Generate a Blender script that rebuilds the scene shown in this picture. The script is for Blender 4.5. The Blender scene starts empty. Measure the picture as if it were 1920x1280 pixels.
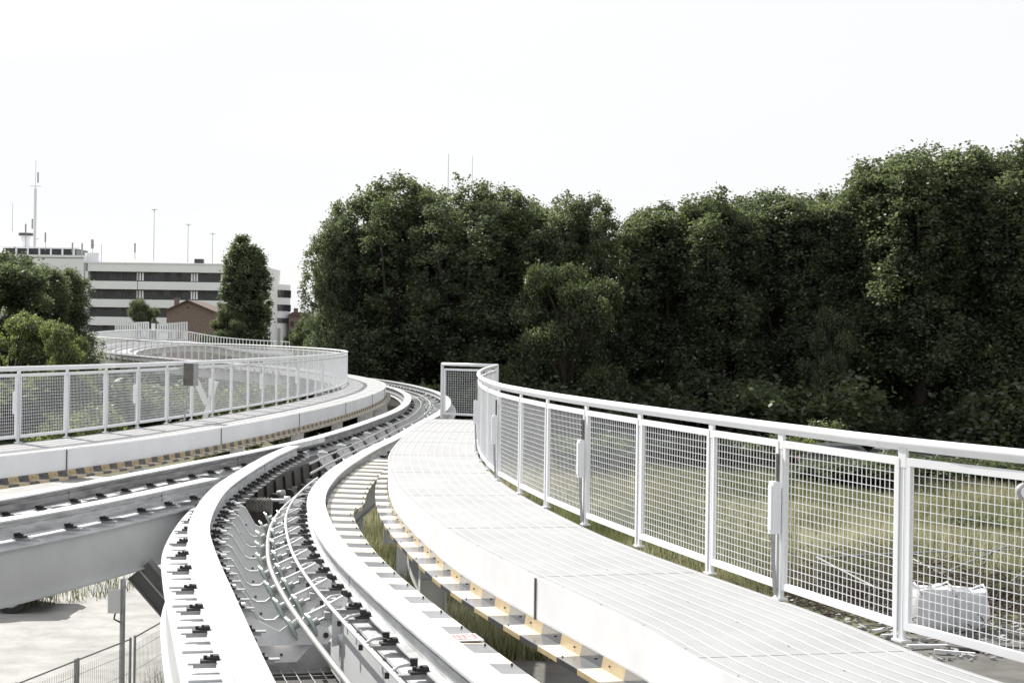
import bpy, math, random
import numpy as np
from mathutils import Vector, Matrix
S = bpy.context.scene
COL = S.collection
R = math.radians
rng = random.Random(7)

# ------------------------------------------------------------------ camera
FPX, H0, ROLL, HC = 3100.0, 635.0, 0.85, 1.67       # focal length and horizon in 1920 px, roll, eye height above walkway
cam_d = bpy.data.cameras.new('camera'); cam = bpy.data.objects.new('camera', cam_d); COL.objects.link(cam)
cam_d.sensor_width = 36; cam_d.lens = 36*FPX/1920; cam_d.clip_end = 3000; cam_d.clip_start = 0.1
PITCH = -math.atan((640-H0)/FPX)
cam.matrix_world = Matrix.Translation((0, 0, HC)) @ Matrix.Rotation(R(90)+PITCH, 4, 'X') @ Matrix.Rotation(R(ROLL), 4, 'Z')
S.camera = cam

# ------------------------------------------------------------------ sky, sun, exposure
SUN_EL, SUN_AZ = 42.0, -38.0          # azimuth from +Y (view direction), negative = to the left
w = bpy.data.worlds.new('World'); S.world = w; w.use_nodes = True
nt = w.node_tree; nt.nodes.clear()
out = nt.nodes.new('ShaderNodeOutputWorld'); bg = nt.nodes.new('ShaderNodeBackground')
sky = nt.nodes.new('ShaderNodeTexSky'); sky.sky_type = 'NISHITA'; sky.sun_disc = False
sky.sun_elevation = R(SUN_EL); sky.sun_rotation = R(SUN_AZ); sky.dust_density = 3.0; sky.air_density = 1.0
hs = nt.nodes.new('ShaderNodeHueSaturation'); hs.inputs['Saturation'].default_value = 0.30
tc = nt.nodes.new('ShaderNodeTexCoord'); mp = nt.nodes.new('ShaderNodeMapping'); mp.inputs['Scale'].default_value = (1.2, 1.2, 5)
nz = nt.nodes.new('ShaderNodeTexNoise'); nz.inputs['Scale'].default_value = 1.6; nz.inputs['Detail'].default_value = 6
cr = nt.nodes.new('ShaderNodeValToRGB'); cr.color_ramp.elements[0].position = .32; cr.color_ramp.elements[1].position = .62; cr.color_ramp.elements[0].color = (.78, .78, .78, 1)
mx = nt.nodes.new('ShaderNodeMixRGB'); mx.inputs[2].default_value = (5.95, 6.0, 6.06, 1)      # thin bright cloud veil
L = nt.links.new
L(sky.outputs[0], hs.inputs['Color']); L(tc.outputs['Generated'], mp.inputs[0]); L(mp.outputs[0], nz.inputs[0])
L(nz.outputs[0], cr.inputs[0]); L(cr.outputs[0], mx.inputs[0]); L(hs.outputs[0], mx.inputs[1])
L(mx.outputs[0], bg.inputs[0]); bg.inputs[1].default_value = 0.098; L(bg.outputs[0], out.inputs[0])
sd = bpy.data.lights.new('sun', 'SUN'); sd.energy = 4.5; sd.angle = R(0.5); sd.color = (1.0, .965, .90)
so = bpy.data.objects.new('sun', sd); COL.objects.link(so)
sdir = Vector((math.sin(R(SUN_AZ))*math.cos(R(SUN_EL)), math.cos(R(SUN_AZ))*math.cos(R(SUN_EL)), math.sin(R(SUN_EL))))
so.rotation_euler = sdir.to_track_quat('Z', 'Y').to_euler(); so.location = sdir*60
S.view_settings.view_transform = 'Standard'; S.view_settings.look = 'None'
S.view_settings.exposure = 0.75; S.view_settings.gamma = 1
S.render.engine = 'CYCLES'; S.cycles.samples = 128; S.cycles.max_bounces = 6; S.cycles.transparent_max_bounces = 8

# ------------------------------------------------------------------ pixel -> world (for measuring positions only)
def ray(px, py):
    r = R(ROLL); x = px-960.; y = 640.-py
    xc = x*math.cos(r)-y*math.sin(r); yc = x*math.sin(r)+y*math.cos(r)
    c, s = math.cos(PITCH), math.sin(PITCH)
    return (xc, c*FPX-s*yc, s*FPX+c*yc)
def at_z(px, py, z):
    d = ray(px, py); t = (z-HC)/d[2]; return Vector((d[0]*t, d[1]*t, z))
def at_y(px, py, Y):
    d = ray(px, py); t = Y/d[1]; return Vector((d[0]*t, Y, HC+d[2]*t))
G = -4.15                                    # ground level below the walkway deck

# ------------------------------------------------------------------ materials
MATS = {}
def mat(name, col, rough=.5, metal=0., noise=0., nscale=3., col2=None, bump=0., bscale=40., spec=.5, stretch=None):
    m = bpy.data.materials.new(name); m.use_nodes = True; n = m.node_tree; b = n.nodes['Principled BSDF']
    b.inputs['Base Color'].default_value = (*col, 1); b.inputs['Roughness'].default_value = rough
    b.inputs['Metallic'].default_value = metal; b.inputs['Specular IOR Level'].default_value = spec
    t = n.nodes.new('ShaderNodeTexCoord'); mpn = n.nodes.new('ShaderNodeMapping')
    if stretch: mpn.inputs['Scale'].default_value = stretch
    n.links.new(t.outputs['Object'], mpn.inputs[0])
    if noise > 0 or col2:
        x = n.nodes.new('ShaderNodeTexNoise'); x.inputs['Scale'].default_value = nscale; x.inputs['Detail'].default_value = 8; x.inputs['Roughness'].default_value = .65
        n.links.new(mpn.outputs[0], x.inputs[0])
        rp = n.nodes.new('ShaderNodeValToRGB'); rp.color_ramp.elements[0].position = .35; rp.color_ramp.elements[1].position = .65
        c2 = col2 or tuple(c*(1-noise) for c in col)
        rp.color_ramp.elements[0].color = (*c2, 1); rp.color_ramp.elements[1].color = (*col, 1)
        n.links.new(x.outputs[0], rp.inputs[0]); n.links.new(rp.outputs[0], b.inputs['Base Color'])
    if bump > 0:
        y = n.nodes.new('ShaderNodeTexNoise'); y.inputs['Scale'].default_value = bscale; y.inputs['Detail'].default_value = 5
        n.links.new(mpn.outputs[0], y.inputs[0])
        bp = n.nodes.new('ShaderNodeBump'); bp.inputs['Strength'].default_value = bump; bp.inputs['Distance'].default_value = .02
        n.links.new(y.outputs[0], bp.inputs['Height']); n.links.new(bp.outputs[0], b.inputs['Normal'])
    MATS[name] = m; return m
def leafmat(name, col, col2, trans=.35, nscale=.6, gloss=.10, tmul=(2.4, 2.4, 1.75)):
    m = bpy.data.materials.new(name); m.use_nodes = True; n = m.node_tree; n.nodes.clear()
    o = n.nodes.new('ShaderNodeOutputMaterial'); d = n.nodes.new('ShaderNodeBsdfDiffuse'); t = n.nodes.new('ShaderNodeBsdfTranslucent')
    g = n.nodes.new('ShaderNodeBsdfGlossy'); g.inputs['Roughness'].default_value = .5; g.inputs['Color'].default_value = (.8, .85, .8, 1)
    m1 = n.nodes.new('ShaderNodeMixShader'); m2 = n.nodes.new('ShaderNodeMixShader'); m1.inputs[0].default_value = trans; m2.inputs[0].default_value = gloss
    tx = n.nodes.new('ShaderNodeTexNoise'); tx.inputs['Scale'].default_value = nscale; tx.inputs['Detail'].default_value = 6
    tcn = n.nodes.new('ShaderNodeTexCoord'); rp = n.nodes.new('ShaderNodeValToRGB')
    rp.color_ramp.elements[0].position = .38; rp.color_ramp.elements[1].position = .62
    rp.color_ramp.elements[0].color = (*col2, 1); rp.color_ramp.elements[1].color = (*col, 1)
    tm = n.nodes.new('ShaderNodeMixRGB'); tm.blend_type = 'MULTIPLY'; tm.inputs[0].default_value = 1; tm.inputs[2].default_value = (*tmul, 1)
    k = n.links.new; k(tcn.outputs['Object'], tx.inputs[0]); k(rp.outputs[0], tm.inputs[1]); k(tx.outputs[0], rp.inputs[0])
    k(rp.outputs[0], d.inputs[0]); k(tm.outputs[0], t.inputs[0]); k(d.outputs[0], m1.inputs[1]); k(t.outputs[0], m1.inputs[2])
    k(m1.outputs[0], m2.inputs[1]); k(g.outputs[0], m2.inputs[2]); k(m2.outputs[0], o.inputs[0]); MATS[name] = m; return m
WHITE = mat('white_paint', (.74, .75, .775), .42, noise=.10, nscale=1.3, bump=.05, bscale=9)
DECK = mat('deck_plank', (.335, .34, .35), .62, noise=.16, nscale=1.4, bump=.25, bscale=60)
RIB = mat('deck_ridge', (.56, .57, .58), .5)
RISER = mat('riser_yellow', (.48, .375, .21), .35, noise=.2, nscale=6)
PLATE = mat('sunlit_stripe_plate', (.66, .60, .50), .35, noise=.16, nscale=4)  # yellow stripe paled to cream: strong sunlight put into the colour
DPLATE = mat('sky_sheen_dark_stripe', (.20, .205, .22), .2, noise=.35, nscale=4, spec=.9)  # black stripe turned grey: sky reflection put into the base colour
RAILP = mat('rail_paint', (.64, .65, .67), .38, noise=.30, nscale=1.7, bump=.05, bscale=12)
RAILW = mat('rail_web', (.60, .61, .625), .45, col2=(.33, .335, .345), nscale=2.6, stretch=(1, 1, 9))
GREY = mat('girder_paint', (.57, .58, .595), .45, noise=.14, nscale=.9, bump=.08, bscale=30)
GALV = mat('galvanised_steel', (.42, .425, .43), .45, metal=.25, noise=.35, nscale=7, bump=.08, bscale=50)
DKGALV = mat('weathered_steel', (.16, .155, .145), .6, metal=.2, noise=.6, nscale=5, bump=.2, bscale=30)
CLAMP = mat('dark_clamp', (.035, .034, .036), .5, noise=.4, nscale=20)
YEL = mat('hazard_yellow', (.78, .62, .38), .30, noise=.14, nscale=5)
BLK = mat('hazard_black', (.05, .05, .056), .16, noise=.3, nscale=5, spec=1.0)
BRK = mat('bracket_steel', (.86, .865, .87), .45, noise=.22, nscale=6, bump=.06, bscale=40)
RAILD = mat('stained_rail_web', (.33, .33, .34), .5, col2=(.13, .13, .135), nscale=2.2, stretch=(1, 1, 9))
SHADEPAINT = mat('shaded_strut_paint', (.20, .20, .205), .6, noise=.2, nscale=3)  # shade below the crossing girder painted into the strut colour
PIT = mat('shaded_oily_steel', (.055, .05, .045), .6, noise=.5, nscale=6)  # machine oil, plus shade painted onto the pit sheet and far girder web
WELD = mat('dirty_weld', (.34, .335, .32), .7, col2=(.62, .62, .62), nscale=1.6)
SEAM = mat('seam_dark', (.10, .10, .10), .8)
CABLE = mat('steel_rope', (.50, .50, .49), .35, metal=.5, noise=.3, nscale=30)
GREEN = mat('sheave_liner', (.50, .60, .56), .5, noise=.25, nscale=10)
RUBBER = mat('rubber', (.02, .02, .02), .7)
GRATE = mat('floor_grating', (.22, .22, .22), .55, noise=.4, nscale=4)
SANDM = mat('sandy_gravel', (.37, .365, .355), .9, noise=.30, nscale=1.5, bump=.5, bscale=20)
FIELD = mat('field_soil', (.15, .15, .075), .95, col2=(.07, .075, .035), nscale=.35, bump=.6, bscale=8)
ASPH = mat('asphalt', (.13, .126, .115), .9, noise=.45, nscale=1.2, bump=.3, bscale=40)
GRASSM = [leafmat('grass_green', (.22, .235, .11), (.10, .115, .05), .25, .3, .03, (1.1, 1.1, .9)),
          leafmat('grass_straw', (.52, .50, .35), (.26, .25, .15), .25, .4, .03, (1.1, 1.1, 1.))]
BARK = mat('bark', (.055, .045, .036), .9, noise=.4, nscale=4, bump=.4, bscale=20)
LEAF = [leafmat('poplar_leaf', (.074, .092, .046), (.034, .045, .024), .50, .35, .035),
        leafmat('poplar_leaf_bluish', (.105, .125, .080), (.050, .064, .042), .45, .35, .05),
        leafmat('acacia_leaf', (.056, .070, .028), (.026, .036, .014), .40, .4, .06),
        leafmat('bright_leaf', (.15, .18, .06), (.07, .09, .03), .45, .6, .08)]
BWHITE = mat('building_white', (.84, .85, .88), .7, noise=.08, nscale=.15)
GLASS = mat('window_glass', (.025, .026, .032), .18, noise=.5, nscale=.8, spec=.6)
SHUT = mat('dark_roller_blind', (.055, .055, .06), .7, noise=.4, nscale=1)
MULL = mat('window_blind', (.10, .10, .11), .6, noise=.4, nscale=3)
BRICK = mat('brick', (.27, .20, .185), .9, col2=(.12, .09, .085), nscale=3.5, stretch=(1, 1, 3))
ROOF = mat('roof_tile', (.15, .10, .09), .9, noise=.4, nscale=3)
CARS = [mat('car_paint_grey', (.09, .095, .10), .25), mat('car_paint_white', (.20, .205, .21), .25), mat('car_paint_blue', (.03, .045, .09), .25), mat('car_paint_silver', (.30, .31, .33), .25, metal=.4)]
CGLASS = mat('car_glass', (.02, .022, .025), .08)
BAG = mat('woven_bag', (.62, .63, .65), .75, noise=.15, nscale=5, bump=.6, bscale=6)
DEBRIS = mat('dead_branches', (.085, .062, .045), .95, noise=.5, nscale=4)
RUSTY = mat('grimy_motor', (.26, .25, .23), .6, noise=.6, nscale=9)
RUST = mat('rusty_metal', (.20, .09, .05), .8, noise=.5, nscale=5)
RED = mat('red_print', (.72, .36, .36), .6)

# ------------------------------------------------------------------ mesh helpers
class MB:
    def __init__(s): s.v = []; s.f = []; s.m = []
    def quadstrip(s, rows, closed=False, mi=0):
        base = len(s.v); n = len(rows[0])
        for r in rows: s.v.extend([tuple(p) for p in r])
        for i in range(len(rows)-1):
            for j in range(n if closed else n-1):
                k = (j+1) % n
                s.f.append((base+i*n+j, base+i*n+k, base+(i+1)*n+k, base+(i+1)*n+j)); s.m.append(mi)
        return base, n
    def cap(s, idx, mi=0): s.f.append(tuple(idx)); s.m.append(mi)
    def box(s, c, d, ax=None, mi=0):
        """box with centre c, size d, axes ax (3 vectors)"""
        c = Vector(c); X, Y, Z = ax if ax else (Vector((1, 0, 0)), Vector((0, 1, 0)), Vector((0, 0, 1)))
        b = len(s.v)
        for i in (-.5, .5):
            for j in (-.5, .5):
                for k in (-.5, .5): s.v.append(tuple(c+X*(d[0]*i)+Y*(d[1]*j)+Z*(d[2]*k)))
        for q in ((0, 1, 3, 2), (4, 6, 7, 5), (0, 4, 5, 1), (2, 3, 7, 6), (0, 2, 6, 4), (1, 5, 7, 3)):
            s.f.append(tuple(b+i for i in q)); s.m.append(mi)
    def bar(s, a, b, wd, h=None, mi=0, upv=(0, 0, 1)):
        a = Vector(a); b = Vector(b); t = b-a; ln = t.length
        if ln < 1e-6: return
        t.normalize(); u = Vector(upv)
        if abs(t.dot(u)) > .98: u = Vector((0, 1, 0))
        X = t.cross(u).normalized(); Z = X.cross(t).normalized()
        s.box((a+b)/2, (wd, ln, h if h else wd), (X, t, Z), mi)
    def tube(s, pts, rad, n=8, mi=0, caps=True):
        pts = [Vector(p) for p in pts]; rr = rad if hasattr(rad, '__len__') else [rad]*len(pts)
        rows = []; prev = None
        for i, p in enumerate(pts):
            t = (pts[min(i+1, len(pts)-1)]-pts[max(i-1, 0)]).normalized()
            u = prev if prev is not None else (Vector((0, 0, 1)) if abs(t.z) < .9 else Vector((1, 0, 0)))
            X = t.cross(u).normalized(); Z = X.cross(t).normalized(); prev = Z
            rows.append([p+X*(math.cos(a)*rr[i])+Z*(math.sin(a)*rr[i]) for a in [2*math.pi*k/n for k in range(n)]])
        b, nn = s.quadstrip(rows, True, mi)
        if caps:
            s.cap([b+k for k in range(n)][::-1], mi); e = b+(len(rows)-1)*n; s.cap([e+k for k in range(n)], mi)
    def disc(s, c, axis, r, th, n=20, mi=0):
        c = Vector(c); a = Vector(axis).normalized()*th/2; s.tube([c-a, c+a], r, n, mi)
    def prism(s, outline, ax, org, th, mi=0):
        """outline = [(u,v)] in plane ax[0],ax[1] at org, extruded th along ax[2]; n-gon caps"""
        U, V, W = ax; b = len(s.v); n = len(outline)
        for k in (-.5, .5):
            for u, v in outline: s.v.append(tuple(Vector(org)+U*u+V*v+W*(th*k)))
        s.cap([b+i for i in range(n)][::-1], mi); s.cap([b+n+i for i in range(n)], mi)
        for i in range(n):
            j = (i+1) % n; s.f.append((b+i, b+j, b+n+j, b+n+i)); s.m.append(mi)
    def build(s, name, mats, parent=None, smooth=False):
        me = bpy.data.meshes.new(name); me.from_pydata(s.v, [], s.f)
        for m in (mats if isinstance(mats, (list, tuple)) else [mats]): me.materials.append(m)
        me.polygons.foreach_set('material_index', s.m)
        if smooth: me.polygons.foreach_set('use_smooth', [True]*len(s.f))
        me.update(); o = bpy.data.objects.new(name, me); COL.objects.link(o)
        if parent: o.parent = parent
        return o
def thing(name, label, cat, loc=(0, 0, 0), rz=0, group=None):
    o = bpy.data.objects.new(name, None); COL.objects.link(o); o.location = loc; o.rotation_euler = (0, 0, rz)
    o.empty_display_size = .2; o['label'] = label; o['category'] = cat
    if group: o['group'] = group
    return o
def tag(o, label, cat, group=None):
    o['label'] = label; o['category'] = cat
    if group: o['group'] = group
    return o
def struct(o): o['kind'] = 'structure'; return o
def copy_tree(o, parent=None):
    c = o.copy(); COL.objects.link(c)
    if parent: c.parent = parent
    for ch in list(o.children): copy_tree(ch, c)
    return c

class Path:
    """smooth 3-D path; lateral offset is to the right of travel"""
    def __init__(s, pts, step=.3):
        P = [np.array((p[0], p[1], p[2] if len(p) > 2 else 0.), float) for p in pts]
        P = [2*P[0]-P[1]]+P+[2*P[-1]-P[-2]]; o = []
        for i in range(1, len(P)-2):
            a, b, c, d = P[i-1:i+3]
            for t in np.linspace(0, 1, 24, endpoint=False):
                o.append(.5*((2*b)+(-a+c)*t+(2*a-5*b+4*c-d)*t*t+(-a+3*b-3*c+d)*t**3))
        o.append(P[-2]); o = np.array(o)
        for _ in range(10): o[1:-1] = .25*o[:-2]+.5*o[1:-1]+.25*o[2:]
        s.raw = o; dd = np.r_[0, np.cumsum(np.linalg.norm(np.diff(o[:, :2], axis=0), axis=1))]
        s.d = dd; s.len = dd[-1]; s.step = step
    def pt(s, d):
        return np.array([np.interp(d, s.d, s.raw[:, k]) for k in range(3)])
    def frame(s, d):
        a = s.pt(max(d-.25, 0)); b = s.pt(min(d+.25, s.len)); t = b-a; t[2] = 0; t /= np.linalg.norm(t)
        return Vector(s.pt(d)), Vector(t), Vector((t[1], -t[0], 0))
    def off(s, d, o, z=0):
        p, t, n = s.frame(d); return p+n*o+Vector((0, 0, z))
    def near(s, x, y):
        k = np.argmin((s.raw[:, 0]-x)**2+(s.raw[:, 1]-y)**2); return s.d[k]
    def offset(s, o, d0=0, d1=None, n=40):
        d1 = s.len if d1 is None else d1
        return Path([tuple(s.off(d, o)) for d in np.linspace(d0, d1, n)], s.step)
    def stations(s, d0, d1, step=None):
        n = max(2, int((d1-d0)/(step or s.step))+1); return np.linspace(d0, d1, n)
    def sweep(s, mb, prof, d0=0, d1=None, closed=True, caps=True, mi=0, step=None):
        d1 = s.len if d1 is None else d1; rows = []
        for d in s.stations(d0, d1, step):
            p, t, n = s.frame(d); rows.append([p+n*o+Vector((0, 0, z)) for o, z in prof])
        b, n = mb.quadstrip(rows, closed, mi)
        if closed and caps:
            mb.cap([b+k for k in range(n)], mi); e = b+(len(rows)-1)*n; mb.cap([e+k for k in range(n)][::-1], mi)

# ------------------------------------------------------------------ plan curves, measured from the photograph
CR = Path([(1.55, 5.0), (.98, 6.2), (.45, 7.5), (-.18, 9.45), (-1.02, 12.54), (-1.62, 15.0), (-2.05, 17.2), (-2.43, 19.8), (-2.62, 22.4), (-2.66, 25.5), (-2.54, 29.5), (-2.33, 33.4),
           (-2.17, 38.5), (-2.0, 43), (-1.97, 47), (-2.1, 51.8), (-2.4, 56.2), (-2.95, 61), (-3.7, 65.5), (-4.7, 70.5), (-6.1, 76), (-8.4, 83), (-11, 89.5)])
RL = Path([(.42, 4.4), (-.15, 5.6), (-.66, 7.0), (-1.24, 9.1), (-2.09, 12.6), (-2.66, 15.0), (-3.08, 17.0), (-3.42, 19.4), (-3.63, 21.6), (-3.74, 24.2), (-3.80, 27), (-3.77, 29.6)])      # its right edge
ML = Path([(-11.4, 6.5), (-9.6, 9.6), (-8.1, 12.8), (-6.95, 16), (-6.0, 19.1), (-5.32, 22.4), (-4.74, 25.5), (-4.2, 28.5), (-3.78, 31.3), (-3.48, 34.5), (-3.24, 38.5), (-3.04, 43), (-2.99, 47),
           (-3.13, 51.7), (-3.45, 56.4), (-4.0, 61.1), (-4.75, 65.6), (-5.8, 70.8), (-7.3, 76.5), (-9.5, 83.5), (-12.1, 90)])    # right edge of its flange
SK = Path([(4.05, 2.5), (3.2, 3.7), (2.45, 5.1), (1.80, 6.55), (1.13, 8.25), (.80, 9.6), (.47, 10.72), (.17, 11.7), (-.23, 13.1), (-.56, 14.5), (-1.03, 17.0), (-1.34, 19.1), (-1.58, 21.5), (-1.74, 24.0), (-1.80, 27.5), (-1.78, 30.5), (-1.68, 34.05)])
FR = Path([(5.6, 2.9), (4.6, 4.4), (3.75, 5.95), (3.02, 7.5), (2.24, 9.26), (1.85, 10.5), (1.47, 11.85), (1.07, 13.36), (.70, 14.88), (.39, 16.31), (.12, 17.8), (-.12, 19.3), (-.35, 21.8), (-.47, 24.2), (-.52, 26.5), (-.50, 29), (-.42, 31.3), (-.30, 33.7)])
FLP = [(-13.2, 10), (-11.6, 13.0), (-10.1, 16.5), (-8.75, 20.3), (-7.9, 23.1), (-7.38, 24.9), (-6.95, 26.9), (-6.58, 29.4), (-6.23, 32.2), (-5.95, 35.4), (-5.68, 39), (-5.47, 43.5), (-5.38, 48.3), (-5.48, 53.5), (-6.05, 60.5), (-7.75, 69.5), (-10.2, 78.5),
       (-14.2, 90), (-19.3, 101), (-24.6, 111, .08), (-29.8, 121, .2), (-33.9, 132, .34), (-36.6, 145, .55), (-37.9, 158, .75), (-37.3, 170, .93), (-35.4, 178, .85), (-32.7, 183, .3), (-29.5, 186, 0), (-25, 188, -.2)]
FL = Path(FLP, .5)

# ------------------------------------------------------------------ ground
def sheet(name, pts, z, m, sub=None):
    mb = MB(); mb.v = [(x, y, z) for x, y in pts]; mb.f = [tuple(range(len(pts)))]; mb.m = [0]
    return struct(mb.build(name, m))
sheet('ground', [(-1500, -200), (1500, -200), (1500, 2500), (-1500, 2500)], G-.012, FIELD)
def blob(cx, cy, rx, ry, n=60, amp=.06, seed=1):
    r_ = random.Random(seed); ph = [r_.uniform(0, 6.3) for _ in range(6)]
    return [(cx+rx*math.cos(a)*(1+amp*sum(math.sin((k+2)*a+ph[k])/(k+1) for k in range(6))), cy+ry*math.sin(a)*(1+amp*sum(math.sin((k+2)*a+ph[k])/(k+1) for k in range(6)))) for a in [2*math.pi*i/n for i in range(n)]]
sheet('yard', [(-34, 10), (-6, 9), (-4.2, 18), (-4.3, 26), (-5.1, 30), (-5.6, 36), (-5.0, 42), (-5.3, 47), (-7.4, 52), (-9.5, 60), (-14, 66), (-24, 70), (-36, 66), (-42, 40)], G-.004, SANDM)
sheet('pavement', blob(-23.5, 100, 3.5, 6, seed=4), G-.004, SANDM)
sheet('path', [(-1.2, 18), (0.2, 31.6), (2.2, 31.2), (5, 31.9), (8, 33.2), (11.5, 34.5), (20, 37), (20, 12), (0, 12)], G-.006, ASPH)

# ------------------------------------------------------------------ walkways
def ridges(path, mb, o0, o1, d0, d1, n, step=.4):
    for i in range(n+1):
        o = o0+(o1-o0)*i/n; path.sweep(mb, [(o-.0045, -.003), (o-.0045, .0015), (o+.0045, .0015), (o+.0045, -.003)], d0, d1, True, False, step=step)
def hazard(path, sgn, d0, d1, zt=-.29, wd=.17, name='striped_edge_strip', parent=None, pitch=.40, step_z=.08):
    """vertical riser below the fascia and a horizontal plate towards the rail, painted in yellow and black"""
    mb = MB(); d = d0; k = 0
    while d < d1:
        e = min(d+pitch, d1); mi = k % 2
        sh = .16
        for (da, db) in ((d, e),):
            a = [path.off(da-sh*.25, sgn*.012, zt), path.off(db-sh*.25, sgn*.012, zt), path.off(db, sgn*.012, zt-step_z), path.off(da, sgn*.012, zt-step_z)]
            b = len(mb.v); mb.v += [tuple(p) for p in a]; mb.cap((b, b+1, b+2, b+3), mi)
            a = [path.off(da, sgn*.012, zt-step_z), path.off(db, sgn*.012, zt-step_z), path.off(db, sgn*wd, zt-step_z), path.off(da, sgn*wd, zt-step_z)]
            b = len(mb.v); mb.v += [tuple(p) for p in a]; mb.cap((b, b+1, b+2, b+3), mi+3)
            a = [path.off(da, sgn*wd, zt-step_z), path.off(db, sgn*wd, zt-step_z), path.off(db, sgn*wd, zt-step_z-.035), path.off(da, sgn*wd, zt-step_z-.035)]
            b = len(mb.v); mb.v += [tuple(p) for p in a]; mb.cap((b, b+1, b+2, b+3), mi)
            c = path.off(da+(db-da)*(.25 if k % 4 else .6), sgn*.016, zt-.04); mb.box(c, (.011, .011, .011), mi=2)
            if k % 3 == 0: c = path.off(db-.03, sgn*(wd-.03), zt-step_z+.005); mb.box(c, (.011, .011, .011), mi=2)
        d = e; k += 1
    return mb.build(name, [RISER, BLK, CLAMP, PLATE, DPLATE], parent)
def walkway(label, path, sgn, d0, d1, width, joints, kind, colstep, seg_step=.4, fine=True):
    """path = fascia edge; the deck lies on the other side (sgn = side of the rails)"""
    t = thing('walkway', label, 'walkway', path.pt(d0))
    def P(name, mb, m, par=t, **k):
        o = mb.build(name, m, par, **k)
        o.matrix_parent_inverse = Matrix.Translation(-Vector(path.pt(d0))); return o
        return o
    mb = MB(); w_ = -sgn*width
    path.sweep(mb, [(-sgn*.012, -.004), (w_, -.004), (w_, -.05), (-sgn*.012, -.05)], d0, d1, step=seg_step); P('deck', mb, DECK)
    mb = MB(); ridges(path, mb, -sgn*.07, w_+sgn*.05, d0, d1, 10 if fine else 5, seg_step)
    for d in np.arange(d0+.8, d1, 3.0): mb.bar(path.off(d, -sgn*.02, -.0025), path.off(d, w_+sgn*.02, -.0025), .005, .004)
    P('deck_ridges', mb, RIB)
    if fine:
        mb = MB()
        for d in np.arange(d0+.3, d1, .75):
            for o_ in (.035, width*.5, width-.04): mb.disc(path.off(d, -sgn*o_, .0), (0, 0, 1), .005, .004, 6)
        o = P('deck_screws', mb, GALV); o['kind'] = 'stuff'
    js = [d0]+[j for j in joints if d0 < j < d1]+[d1]
    for a, b in zip(js, js[1:]):
        mb = MB(); path.sweep(mb, [(-sgn*.010, .002), (sgn*.004, .002), (sgn*.004, -.30), (-sgn*.010, -.30)], a+.006, b-.006, step=seg_step)
        P('fascia_panel', mb, WHITE)
    for j in js[1:-1]:
        mb = MB(); p, tt, n = path.frame(j); mb.box(p+Vector((0, 0, -.15)), (.030, .022, .29), (n, tt, Vector((0, 0, 1)))); P('fascia_joint', mb, SEAM)
    o = hazard(path, sgn, d0, d1, parent=t, pitch=.40 if fine else .245); o.matrix_parent_inverse = Matrix.Translation(-Vector(path.pt(d0)))
    mb = MB(); path.sweep(mb, [(w_, -.05), (w_+sgn*.06, -.05), (w_+sgn*.06, -.30), (w_, -.30)], d0, d1, step=seg_step)
    path.sweep(mb, [(sgn*.008, -.372), (sgn*.15, -.378), (sgn*.15, -.41), (-sgn*.06, -.41), (-sgn*.06, -.31), (sgn*.0, -.31)], d0, d1, step=seg_step)
    P('edge_beam', mb, GREY)
    for d in (np.arange(d0+colstep*.5, d1, colstep) if not fine else [path.near(*at_z(788, 1045, -.41)[:2]), path.near(*at_z(712, 945, -.41)[:2]), path.near(-1.7, 26)]):
        mb = MB(); p, tt, n = path.frame(d); up_ = Vector((0, 0, 1))
        a = p+n*(sgn*.12); b = p+n*w_
        X0 = sgn*.06; c = p+n*(X0-sgn*.12)
        hh_ = 1.2 if (not fine or d < path.near(-.9, 16)) else .5; zc = -.40-hh_/2
        mb.box(c+Vector((0, 0, zc)), (.24, .012, hh_), (n, tt, up_))
        mb.box(p+n*(X0)+Vector((0, 0, zc)), (.014, .11, hh_), (n, tt, up_)); mb.box(p+n*(X0-sgn*.24)+Vector((0, 0, zc)), (.014, .11, hh_), (n, tt, up_))
        mb.box(c+Vector((0, 0, -.62)), (.226, .10, .014), (n, tt, up_))
        P('outrigger', mb, WHITE)
    return t
dj = SK.near(.17, 11.62)
walkway('near white slatted walkway curving along the right of the rails', SK, -1, 0.2, SK.len, 1.26, [dj-15, dj-7.3, dj, dj+13], 'r', 5.0, .3)
FSK = FL.offset(1.36, 0, FL.len, 90)
dl = FSK.near(-6.05, 23.5)
walkway('long white walkway on the left winding back towards the office block', FSK, 1, 0.2, FSK.len, 1.33, [dl-12, dl-6, dl]+[dl+6.1*k for k in range(1, 22)], 'l', 5.0, .6, False)

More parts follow.
